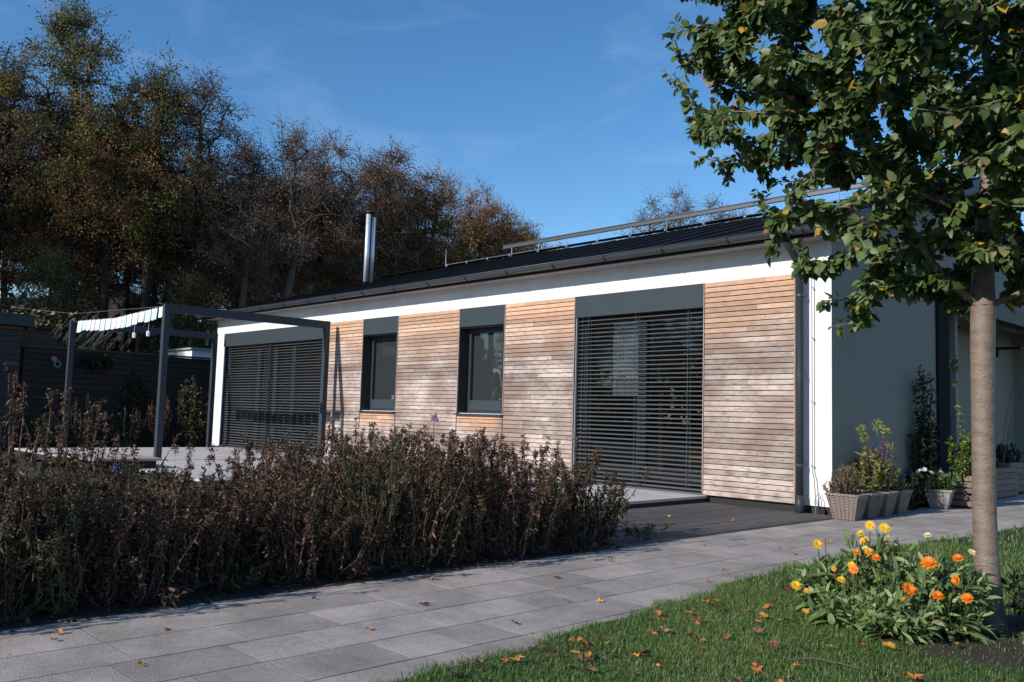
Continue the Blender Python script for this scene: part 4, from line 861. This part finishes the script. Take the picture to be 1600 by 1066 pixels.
for i in range(26):
    x_ = -g.uniform(0, 1.5); y_ = g.uniform(-8.6, -6.1); o = link('dry_perennial', spk[i % 3], None, (x_, y_, -.1)); o.rotation_euler.z = g.uniform(0, 6.28); o.scale = (1, 1, g.uniform(.86, 1.02)); tag(o, f'slender dry stalks {"at the path edge" if x_ > -.5 else "in mid bed" if x_ > -1 else "in the rear"}, below {"the pergola" if y_ < -7.6 else "the left blinds" if y_ < -6.9 else "the first narrow window"}', 'plant', 'slender dry stalks above the bed')
tall = stalk_clump(301, hs=1.28, ns=14).mesh('stalks', [M['dead'], M['stem']])
for i, (x_, y_, lb) in enumerate(((.0, -8.42, 'taller dry stalks rising above the bed at the left edge of the picture'), (-.4, -7.98, 'tall dry stalk clump with brown seed heads near the left edge'), (-1.5, -7.6, 'tall dry stalks seen against the pergola post'), (-.3, -8.9, 'tall dry stalks at the left corner of the bed'))):
    o = link('dry_perennial', tall, None, (x_, y_, -.1)); o.rotation_euler.z = i*1.7; o.scale = (1, 1, [.98, .93, .82, 1.0][i]); tag(o, lb, 'plant', 'dry perennial clumps in the bed')
for i, (x_, y_, h_) in enumerate(((-.08, -4.12, .72), (-.35, -4.05, .86), (-.7, -4.1, .90), (-1.1, -4.05, .92), (-1.4, -4.15, .9), (-.2, -4.35, .8), (-.5, -4.3, .88))):
    o = link('dry_perennial', dead[i], None, (x_, y_, -.1)); o.rotation_euler = (-.30 if i in (0, 1, 5) else -.15, 0, 0); o.scale = (1.1, 1.1, h_); tag(o, 'dry brown clump leaning towards the deck at the right end of the bed', 'plant', 'dry clumps at the deck end of the bed')
bush('leaning_perennial', 'half green perennial leaning over the deck at the right end of the bed', 'plant', (-.15, -3.85, -.09), (.30, .34, .50), 1000, .05, .016, 'deadgreen', 22, 'stem', seed=61, up_=-.1)
bush('low_sprig', 'low green sprig creeping onto the deck at the right end of the bed', 'plant', (.0, -3.45, -.08), (.12, .40, .13), 160, .045, .016, 'deadgreen', 8, 'greenstem', seed=62, up_=.1)
bush('green_perennial', 'greener perennial clump standing below the second narrow window', 'plant', (-1.0, -5.0, -.09), (.22, .26, .86), 1100, .05, .014, 'deadgreen', 22, 'greenstem', seed=63, up_=.3)
ph = thing('phlox', 'single pale pink flower head on a tall stem above the dry bed', 'flower', (-1.0, -5.06, -.1))
a = NP(); P_ = np.array([[.02, 0, 0], [0, .01, .5], [0, 0, .97]]); a.segs(P_[:-1], P_[1:], .004, .003, 5); link('stem', a.mesh('stem', [M['greenstem']]), ph)
a = NP(); k = 60; q = rdir(k, g)*g.uniform(.3, 1, (k, 1))*[.035, .035, .03]+[0, 0, 1.01]; a.leaves(q, rdir(k, g)+[0, 0, .4], rdir(k, g), .024, .02, g.uniform(0, 1, k)); link('flower_head', a.mesh('flower_head', [M['pinkpetal']]), ph)
for i in range(16):
    y_ = -10.0+i*.39+g.uniform(-.1, .1); lb = ['low curled tuft of dead leaves', 'low half green tuft', 'low spreading dead tuft'][i % 3]
    zn = 'below the pergola' if y_ < -8.6 else 'below the left blinds' if y_ < -7.2 else 'below the first narrow window' if y_ < -6.2 else 'below the second narrow window' if y_ < -5.2 else 'below the right glazed door'
    bush('bed_tuft', f'{lb} at the path edge, {zn}', 'plant', (g.uniform(-.12, .08), y_, -.1), (g.uniform(.12, .2), g.uniform(.14, .24), g.uniform(.12, .32)), 170, .05, .018, ['dead', 'deadgreen', 'dead'][i % 3], 12, 'stem', 'low tufts along the path edge of the bed', seed=500+i, up_=.1)
# plant litter under the stalks
a = NP(); k = 9000; p = np.stack([g.uniform(-3, .22, k), g.uniform(-11, -3.9, k), g.uniform(-.097, -.085, k)], 1); a.leaves(p, rdir(k, g)*[1, 1, .25], np.tile([[0, 0, 1.]], (k, 1))+rdir(k, g)*.4, g.uniform(.02, .055, k), g.uniform(.01, .025, k), g.uniform(0, .9, k), curl=g.uniform(-.3, .6, k))
o = link('leaf_litter', a.mesh('leaf_litter', [M['dead']])); o['kind'] = 'stuff'; tag(o, 'brown leaf litter covering the soil of the dry bed', 'leaf litter')
# low green edge plants along the terrace front
for i, (x_, y_) in enumerate(((-6.9, -4.9), (-5.9, -4.85), (-4.8, -4.8), (-7.8, -5.0))):
    bush('edge_plant', ['low green plant by the terrace front edge, right of the sandbox', 'low yellow-green plant at the terrace edge behind the dry stalks', 'rightmost low plant at the terrace front edge', 'low plant between the sandbox and the terrace edge'][i], 'plant', (x_, y_, -.2), (.5, .3, .35), 600, .06, .025, 'deadgreen', 22, 'greenstem', 'low plants at the terrace edge', seed=70+i)

# ================================================================== GRASS
g = np.random.default_rng(91)
def grass(n, x0, x1, y0, y1, hmin, hmax, wd):
    p = np.stack([g.uniform(x0, x1, n), g.uniform(y0, y1, n), np.full(n, -.086)], 1)
    ed = p[:, 0]-lawnx(p[:, 1])+g.normal(size=n)*.025; ok = ed > 0
    ok &= ~((p[:, 0] > 2.72+.25*np.abs(p[:, 1]+4.9)**2) & (p[:, 1] > -5.42+.04*np.sin(p[:, 0]*9)) & (p[:, 1] < -4.05) & (g.uniform(0, 1, n) < .9)); p = p[ok]; return p, g.uniform(hmin, hmax, len(p)), wd
a = NP()
for args in ((158000, 1.55, 4.3, -8.2, -4.6, .018, .046, .0030), (34000, 1.4, 5.0, -4.6, -1.5, .03, .06, .005), (22000, 1.4, 8, -1.5, 6, .04, .07, .010), (9000, 3.0, 12, 6, 13, .05, .08, .02), (9000, 4.2, 7, -10, -4.6, .03, .06, .006)):
    p, h, wd = grass(*args); k = len(p); cl = .75+.5*(np.sin(p[:, 0]*5.1+np.sin(p[:, 1]*3.3)*2)*np.sin(p[:, 1]*4.3)+1)/2; h = h*cl
    q = g.uniform(0, 6.28, k); dirh = np.stack([np.cos(q), np.sin(q), np.zeros(k)], 1); side = np.stack([-np.sin(q), np.cos(q), np.zeros(k)], 1); bend = g.uniform(.3, 1.3, k)[:, None]; h = h[:, None]
    v = np.stack([p-side*wd*.5, p+side*wd*.5, p+dirh*h*bend*.3+[0, 0, 1]*h*.6+side*wd*.4, p+dirh*h*bend*.3+[0, 0, 1]*h*.6-side*wd*.4, p+dirh*h*bend*.95+np.array([0, 0, 1])*h*(1.05-.4*bend)], 1).reshape(-1, 3)
    b = (np.arange(k)*5)[:, None]; rn = np.clip(g.uniform(0, .93, k)*.7+.3*(np.sin(p[:, 0]*2.3+p[:, 1]*1.7)+1)/2*.93, 0, 1); rn = np.where(g.uniform(0, 1, k) < .04, g.uniform(.94, 1, k), rn)
    a.put(v, [b+[0, 1, 2, 3]], rn, 0, False); a.n -= len(v); a.V.pop(); a.put(v, [b+[3, 2, 4]], rn, 0, False)
o = link('grass', a.mesh('grass', [M['grass']])); o['kind'] = 'stuff'; tag(o, 'short green lawn grass beside the paved path', 'grass')

# ================================================================== FALLEN LEAVES
def fall_leaf(seed, mk, lobed):
    g = np.random.default_rng(seed); n = 5 if lobed else 1; c = (0, 0, .004); v = [c]; f = []
    if lobed:
        out = []
        for k in range(11):
            q = -2.5+5.0*k/10; r_ = (1.0 if k % 2 == 0 else .42)*(1-.12*abs(k-5)/5)*.045; out.append((r_*math.cos(q)+.005, r_*math.sin(q), .004+g.uniform(-.004, .020)))
        v += out; f = [(0, i, i+1) for i in range(1, 11)]+[(0, 11, 1)]
    else:
        out = []
        for k in range(10):
            q = 2*math.pi*k/10; out.append((.036*math.cos(q), .021*math.sin(q)*(1-.3*math.cos(q)), .003+.010*abs(math.sin(q))+g.uniform(-.003, .008)))
        v += out; f = [(0, i, i % 10+1) for i in range(1, 11)]
    mb = MB().add(v, f); mb.tube([(-.07, 0, .006), (-.03, 0, .005), (0, 0, .005)], .0012, 3)
    o = mb.build('fallen_leaf', M[mk]); me = o.data; bpy.data.objects.remove(o); return me
FM = {k: [fall_leaf(i+j*7, k, i % 2 == 0) for i in range(4)] for j, k in enumerate(('fallbrown', 'fallyellow', 'fallorange'))}
nm = {'fallbrown': 'dry brown', 'fallyellow': 'yellow', 'fallorange': 'orange-brown'}
g = np.random.default_rng(17)
def drop(x_, y_, z_, k_, where, grp, s_=1.):
    v_ = g.integers(0, 4); sz = 'small ' if s_ < .6 else 'large ' if s_ > .82 else ''; sh_ = 'lobed' if v_ % 2 == 0 else 'oval'
    zn = 'at the bottom edge' if y_ < -6.7 else 'left of the marigolds' if y_ < -5.6 else 'in front of the marigolds' if y_ < -4.9 and x_ > 2.5 else 'beside the marigolds' if y_ < -3.8 else 'behind the marigolds' if y_ < -1.5 else 'towards the flower pots'
    o = link('fallen_leaf', FM[k_][v_], None, (x_, y_, z_)); o.rotation_euler = (g.normal()*.25, g.normal()*.25, g.uniform(0, 6.28)); o.scale = (s_, s_, s_); tag(o, f'{sz}{nm[k_]} {sh_} leaf on {where}, {zn}', 'leaf', f'{nm[k_]} {grp}')
n = 0
while n < 185:
    x_ = 1.9+abs(g.normal())*1.1; y_ = g.uniform(-7.9, -4.5) if g.uniform() < .8 else g.uniform(-4.5, 2.5)
    if x_ < lawnx(y_)+.05 or x_ > 5: continue
    k_ = g.choice(['fallbrown', 'fallyellow', 'fallorange'], p=[.5, .24, .26]); drop(x_, y_, -.055 if y_ < 1 else -.04, k_, 'the lawn grass', 'fallen leaves on the lawn', g.uniform(.4, .95)); n += 1
for (x_, y_) in ((1.16, -7.15), (.78, -5.42), (.62, -7.9), (1.30, -5.9), (1.42, -5.75), (.55, -4.6), (.95, -2.9), (1.2, -3.1), (1.05, -2.2), (1.4, -3.6), (.7, -1.2), (1.1, -8.2), (.42, -7.0), (.35, -6.1), (1.5, -6.5), (1.35, -2.6), (.8, -.3), (1.3, .8), (.38, -8.3), (1.45, -4.7), (.5, -8.35), (.9, -6.6), (1.25, -4.2), (.48, -3.3)):
    drop(x_, y_, -.094, g.choice(['fallbrown', 'fallyellow', 'fallorange'], p=[.35, .45, .2]), 'the grey slabs of the path', 'fallen leaves on the path', g.uniform(.45, .85))
for (x_, y_) in ((-.6, -2.2), (-.3, -1.6), (-.9, -1.9), (-.2, -2.6), (-.7, -1.1), (-1.2, -2.9), (-.35, -3.1)): drop(x_, y_, -.08, 'fallyellow', 'the dark wooden deck', 'fallen leaves on the deck', .6)
o = MB().tube([(2.78, -6.12, -.06), (2.86, -6.04, -.05), (2.95, -5.99, -.058), (3.03, -5.97, -.066)], [.003, .004, .003, .002], 6).build('fallen_twig', M['palebark']); tag(o, 'pale broken twig lying in the grass at the bottom right', 'twig')

# ================================================================== WOODLAND
def forest_tree(seed, H, crown0, rx, leafm, nleaf, natt=150, leaf=.15, bark='fbark', pale=False, thin=1.):
    g = np.random.default_rng(seed); k = 14; zs = np.linspace(0, .86*H, k); wob = np.cumsum(g.normal(size=(k, 2)), 0)*.07; wob[0] = 0
    nodes = [np.array([wob[i, 0], wob[i, 1], zs[i]]) for i in range(k)]; par = [-1]+list(range(k-1)); att = []
    while len(att) < natt:
        q = g.uniform(-1, 1, 3)
        if np.linalg.norm(q) > 1: continue
        zc = (crown0+H)/2; hz = (H-crown0)/2; p = np.array([q[0]*rx, q[1]*rx, zc+q[2]*hz])
        tz = (p[2]-crown0)/(H-crown0); w_ = .55+.9*math.sin(min(1, tz*.9+.25)*math.pi)**.8 if tz > 0 else .5; p[0] *= w_; p[1] *= w_
        p[:2] += wob[-1]*tz; att.append(p)
    N_, P_, tips = grow(nodes, par, np.array(att), .45, .16, g, up_bias=.12); r_ = radii(P_, .012, 2.3, base=.165*H/15)
    a = NP(); e = np.arange(1, len(N_)); tr = e < k; a.segs(N_[P_[e[tr]]], N_[e[tr]], r_[P_[e[tr]]], r_[e[tr]], 8, 0); a.segs(N_[P_[e[~tr]]], N_[e[~tr]], np.minimum(r_[P_[e[~tr]]], r_[e[~tr]]*1.5), r_[e[~tr]], 4, 0)
    # fine twigs
    nt_ = natt*6; i = g.choice(tips, nt_); d = unit(rdir(nt_, g)+[0, 0, .5]); st = N_[i]-(N_[i]-N_[P_[i]])*g.uniform(0, 1.5, (nt_, 1)); en = st+d*g.uniform(.35, 1.0, (nt_, 1)); a.segs(st, en, .009, .005, 3, 0)
    trunk = a.mesh('trunk', [M[bark]])
    cr = None
    if nleaf:
        b = NP(); dens = g.uniform(0.05, 1, nt_)**2.2; dens /= dens.sum(); i = g.choice(nt_, nleaf, p=dens); u_ = g.uniform(.1, 1.05, (nleaf, 1)); pos = st[i]+(en[i]-st[i])*u_+g.normal(size=(nleaf, 3))*.12
        tw = g.uniform(0, 1, nt_)[i]; b.quads(pos, rdir(nleaf, g), rdir(nleaf, g), leaf*g.uniform(.6, 1.3, nleaf), leaf*.7, np.clip(tw*.7+g.uniform(0, .4, nleaf), 0, 1)); cr = b.mesh('crown', [M[leafm]])
    return trunk, cr
VAR = {
    'green': forest_tree(1, 15.0, 6.4, 2.3, 'autumn_green', 26000, 220, .085),
    'green2': forest_tree(2, 13.0, 5.4, 2.0, 'autumn_green', 19000, 190, .085),
    'brown': forest_tree(3, 13.0, 5.6, 2.3, 'autumn_brown', 20000, 230, .075),
    'brown2': forest_tree(4, 12.0, 4.6, 2.4, 'autumn_brown', 21000, 230, .075),
    'mauve': forest_tree(5, 14.0, 6.2, 2.1, 'autumn_mauve', 15000, 240, .075),
    'mauve2': forest_tree(6, 12.5, 5.2, 2.3, 'autumn_mauve', 11000, 240, .07, 'palebark'),
    'low': forest_tree(7, 8.0, 1.6, 1.7, 'autumn_green', 11000, 120, .08),
    'bare': forest_tree(8, 13.0, 5.0, 1.5, 'autumn_mauve', 1400, 190, .10, 'palebark')}
VH = {'green': 15, 'green2': 13, 'brown': 13, 'brown2': 12, 'mauve': 14, 'mauve2': 12.5, 'low': 8, 'bare': 13}
g = np.random.default_rng(123)
def plant_tree(kind, x_, y_, H, lb, grp, sxy=1.):
    t = thing('woodland_tree', lb, 'tree', (x_, y_, -.2), grp, rz=g.uniform(0, 6.28)); s_ = H/VH[kind]; t.scale = (s_*sxy, s_*sxy, s_)
    tr, cr = VAR[kind]; link('trunk', tr, t)
    if cr: o = link('crown', cr, t); o['kind'] = 'stuff'
front = [('mauve', -28.4, -2.3, 13.4, 'thin mauve-brown tree at the left edge of the wood'), ('green', -26.8, -.6, 15.2, 'tallest tree of the wood with a full olive green crown, left'), ('brown', -26.5, .75, 12.4, 'dark russet tree just right of the tallest green tree'),
         ('green2', -26.1, 1.75, 13.5, 'slim dark green tree standing between the tallest tree and the mauve one'), ('mauve', -25.7, 3.5, 13.7, 'mauve-brown tree left of the middle of the wood'), ('mauve2', -25.6, 5.0, 11.4, 'sparse grey-brown tree behind the pergola beam'),
         ('mauve2', -24.8, 6.3, 12.3, 'forked pale tree with sparse crown left of the chimney'), ('brown', -26.0, 8.7, 12.6, 'russet tree directly left of the chimney'), ('mauve2', -25.4, 10.4, 12.1, 'pale-barked sparse tree rising behind the chimney'), ('brown2', -26.2, 11.9, 13.0, 'broad russet tree right of the chimney'),
         ('green2', -25.9, 13.6, 11.4, 'olive tree between two russet trees right of the chimney'), ('brown2', -26.0, 15.2, 12.5, 'orange-brown tree above the middle of the roof'), ('brown', -26.8, 18.2, 12.4, 'bright russet tree above the lightning rod'), ('brown2', -26.9, 19.9, 11.9, 'russet tree second from the right end of the wood'),
         ('green2', -27.6, 22.2, 11.7, 'green-yellow tree at the right end of the wood above the roof'), ('green', -29.6, -5.2, 15.5, 'dark tree cut by the left picture edge'), ('low', -24.2, -1.6, 6.2, 'low olive tree at the foot of the tall trees, left'), ('low', -23.9, 3.0, 6.0, 'low bushy tree behind the fence beside the white outbuilding'),
         ('low', -24.6, 8.0, 6.6, 'low olive tree behind the left end of the roof'), ('low', -26.4, 24.4, 8.2, 'low tree at the foot of the right end of the wood')]
for k_, x_, y_, H, lb in front: plant_tree(k_, x_, y_, H, lb, 'trees along the front of the wood')
kinds = ['green', 'green2', 'brown', 'brown2', 'mauve', 'mauve2', 'brown', 'brown2']; bp2 = []
tries = 0
while len(bp2) < 54 and tries < 5000:
    tries += 1; x_ = g.uniform(-50, -27.5); y_ = g.uniform(-14, 31)
    if y_ < -3-(x_+50)*.10 and x_ < -38: continue
    if all((x_-a)**2+(y_-b)**2 > 2.1**2 for a, b in bp2) and all((x_-f[1])**2+(y_-f[2])**2 > 1.6**2 for f in front): bp2.append((x_, y_))
for i, (x_, y_) in enumerate(bp2):
    k_ = kinds[g.integers(0, 8)]; D = math.hypot(x_-CAM.x, y_-CAM.y)
    # crowns stay a little under the front row
    base = np.interp(y_/max(1, -x_)*26, [-6, 0, 5, 9, 15, 22], [13.0, 13.4, 11.6, 10.8, 10.6, 9.2]); H = base*D/34*g.uniform(.70, .92)
    cn_ = {'green': 'olive green', 'green2': 'slim olive', 'brown': 'russet', 'brown2': 'broad russet', 'mauve': 'mauve-brown', 'mauve2': 'sparse grey-brown'}[k_]; q_ = y_/-x_
    zn = 'left picture edge' if q_ < -.05 else 'tallest green tree' if q_ < .08 else 'pergola' if q_ < .2 else 'left roof end' if q_ < .34 else 'chimney' if q_ < .5 else 'lightning rod'
    plant_tree(k_, x_, y_, min(H, 18), f'{cn_} tree {"behind the front row" if x_ > -34 else "in the middle rows" if x_ > -42 else "far back"} of the wood, near the {zn}', 'trees deeper in the wood')
for i in range(7): plant_tree(['green', 'mauve', 'brown', 'green2'][i % 4], -24.5-g.uniform(0, 6), -9-2.3*i, g.uniform(12, 15), 'woodland tree out of view at the left, added to shade the wood', 'trees deeper in the wood')  # unseen trees added beyond the left edge to cast shade over the wood
for k_, x_, y_, H, lb in (('brown2', -36.5, 33.5, 13.0, 'distant russet tree top just above the roof right of the wood'), ('low', -34, 35.0, 11.2, 'distant green tree top peeping over the roof right of the russet one'), ('bare', -32, 37.3, 16.6, 'bare distant tree behind the roof rail, leftmost of the bare ones'), ('bare', -29.9, 37.8, 16.0, 'bare distant tree behind the roof rail, second of the bare ones'), ('bare', -28.8, 38.6, 17.3, 'bare distant tree with the tallest twigs above the roof rail'),
                          ('bare', -28.6, 42.4, 17.4, 'bare distant tree near the middle of the roof rail'), ('mauve2', -27.6, 43.0, 16.3, 'brownish distant tree behind the roof rail, left of the apple tree leaves'), ('bare', -26, 43.5, 15.8, 'bare distant tree behind the roof rail nearest the apple tree'), ('mauve2', -23, 43.2, 15.4, 'distant brown tree behind the roof, half covered by apple leaves'), ('mauve2', -20.0, 44.2, 16.2, 'distant brown tree hidden mostly behind the apple tree')):
    plant_tree(k_, x_, y_, H, lb, 'distant trees behind the roof')
for i in range(26):
    x_ = -78+i*3.9+g.uniform(-1, 1); plant_tree(['green', 'brown2', 'green2', 'low', 'brown', 'green'][i % 6], x_, -38-g.uniform(0, 7), g.uniform(9, 12.5), 'autumn tree out of view across the garden, added for the glass to mirror', 'added trees across the garden', 1.25)  # unseen row added to darken what the windows mirror
a = NP(); k = 30000; p = np.stack([g.uniform(-90, 25, k), g.uniform(-33, -30, k), np.zeros(k)], 1); p[:, 2] = -.2+g.uniform(0, 1, k)**.9*(4.2+1.1*np.sin(p[:, 0]*.7)+.7*np.sin(p[:, 0]*1.9)); a.quads(p, rdir(k, g), rdir(k, g), g.uniform(.3, .6, k), .4, g.uniform(0, 1, k))
o = link('added_reflection_hedge', a.mesh('added_reflection_hedge', [M['dark_green']])); o['kind'] = 'stuff'; tag(o, 'dark hedge added out of view on the sunny side to darken the window reflections', 'hedge')  # hedge added out of view so the glass mirrors no bright horizon
# dark undergrowth and brush below the crowns
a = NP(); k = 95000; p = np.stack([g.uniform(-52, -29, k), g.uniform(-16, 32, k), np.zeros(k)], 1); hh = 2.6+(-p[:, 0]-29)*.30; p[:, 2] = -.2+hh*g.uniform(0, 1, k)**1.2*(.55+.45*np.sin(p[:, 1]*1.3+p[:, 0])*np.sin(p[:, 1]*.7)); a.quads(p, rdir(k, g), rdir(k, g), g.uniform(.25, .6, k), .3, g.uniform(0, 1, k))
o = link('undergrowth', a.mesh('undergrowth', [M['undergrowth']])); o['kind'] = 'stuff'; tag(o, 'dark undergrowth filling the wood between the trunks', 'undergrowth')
# wooded slope behind: distant hill closing the view between the trunks
hv = []; hf = []; nxh, nyh = 14, 30
for i in range(nxh):
    for j in range(nyh):
        x_ = -50-i*5; y_ = -40+j*4; hv.append((x_, y_, -.2+min(1, i/4)*(9.5+.8*math.sin(j*.7+i)+.9*math.sin(j*1.9)-max(0, j-14)*.35)))
for i in range(nxh-1):
    for j in range(nyh-1): hf.append((i*nyh+j, i*nyh+j+1, (i+1)*nyh+j+1, (i+1)*nyh+j))
o = MB().add(hv, hf).build('hillside', M['soil']); o['kind'] = 'structure'
# bushes around the fence
bush('ivy', 'ivy with green leaves growing over the top of the dark fence', 'plant', (-17.85, -2.2, 1.75), (.16, .75, .45), 700, .08, .06, 'dark_green', 16, 'stem', seed=81, up_=-.3)
bush('green_shrub', 'tall green shrub between the fence and the left house corner', 'shrub', (-16.9, -.1, -.1), (.38, .5, 2.0), 2600, .08, .05, 'deadgreen', 24, 'stem', seed=82, up_=0)
bush('trailing_ivy', 'dark ivy strands hanging on the fence right of the middle', 'plant', (-17.85, -1.3, .4), (.12, .5, 1.5), 420, .08, .07, 'dark_green', 12, 'stem', seed=83, up_=-.4)
for i, (y_, h_, w__) in enumerate(((-3.5, .9, .4), (-2.7, 1.35, .45), (-1.7, 1.1, .5), (-.9, 1.5, .4))):
    bush('yard_shrub', ['low dark shrub in front of the fence at the corner of the left shed', 'dark leafless shrub in front of the fence below the pink float', 'dark shrub in front of the fence between the two left pergola posts', 'taller dark shrub in front of the fence left of the green shrub'][i], 'shrub', (-17.1, y_, -.1), (.35, w__, h_), 700, .06, .035, ['dark_green', 'dead', 'dark_green', 'dead'][i], 30, 'stem', seed=180+i, up_=.2)
bt = thing('bare_shrub', 'bare arching brush with a few yellow leaves between shed and pergola', 'shrub', (-19, -2.9, -.1)); a = NP()
for i in range(60):
    b = np.array([g.uniform(-.2, .2), g.uniform(-.9, .9), 0]); e = b+np.array([g.uniform(-.3, .3), g.uniform(.2, 1.5), g.uniform(2.6, 3.5)]); mdl = (b+e)/2+np.array([0, -.5, .5]); t_ = np.linspace(0, 1, 8)[:, None]; P_ = (1-t_)**2*b+2*t_*(1-t_)*mdl+t_**2*e; a.segs(P_[:-1], P_[1:], .010, .007, 4)
link('branches', a.mesh('branches', [M['palebark']]), bt)
a = NP(); k = 60; q = np.stack([g.uniform(-.3, .2, k), g.uniform(-1.2, .6, k), g.uniform(2.9, 3.35, k)], 1); a.leaves(q, rdir(k, g)+[0, 0, -.3], rdir(k, g), .12, .08, g.uniform(.4, 1, k)); link('foliage', a.mesh('foliage', [M['olive']]), bt)
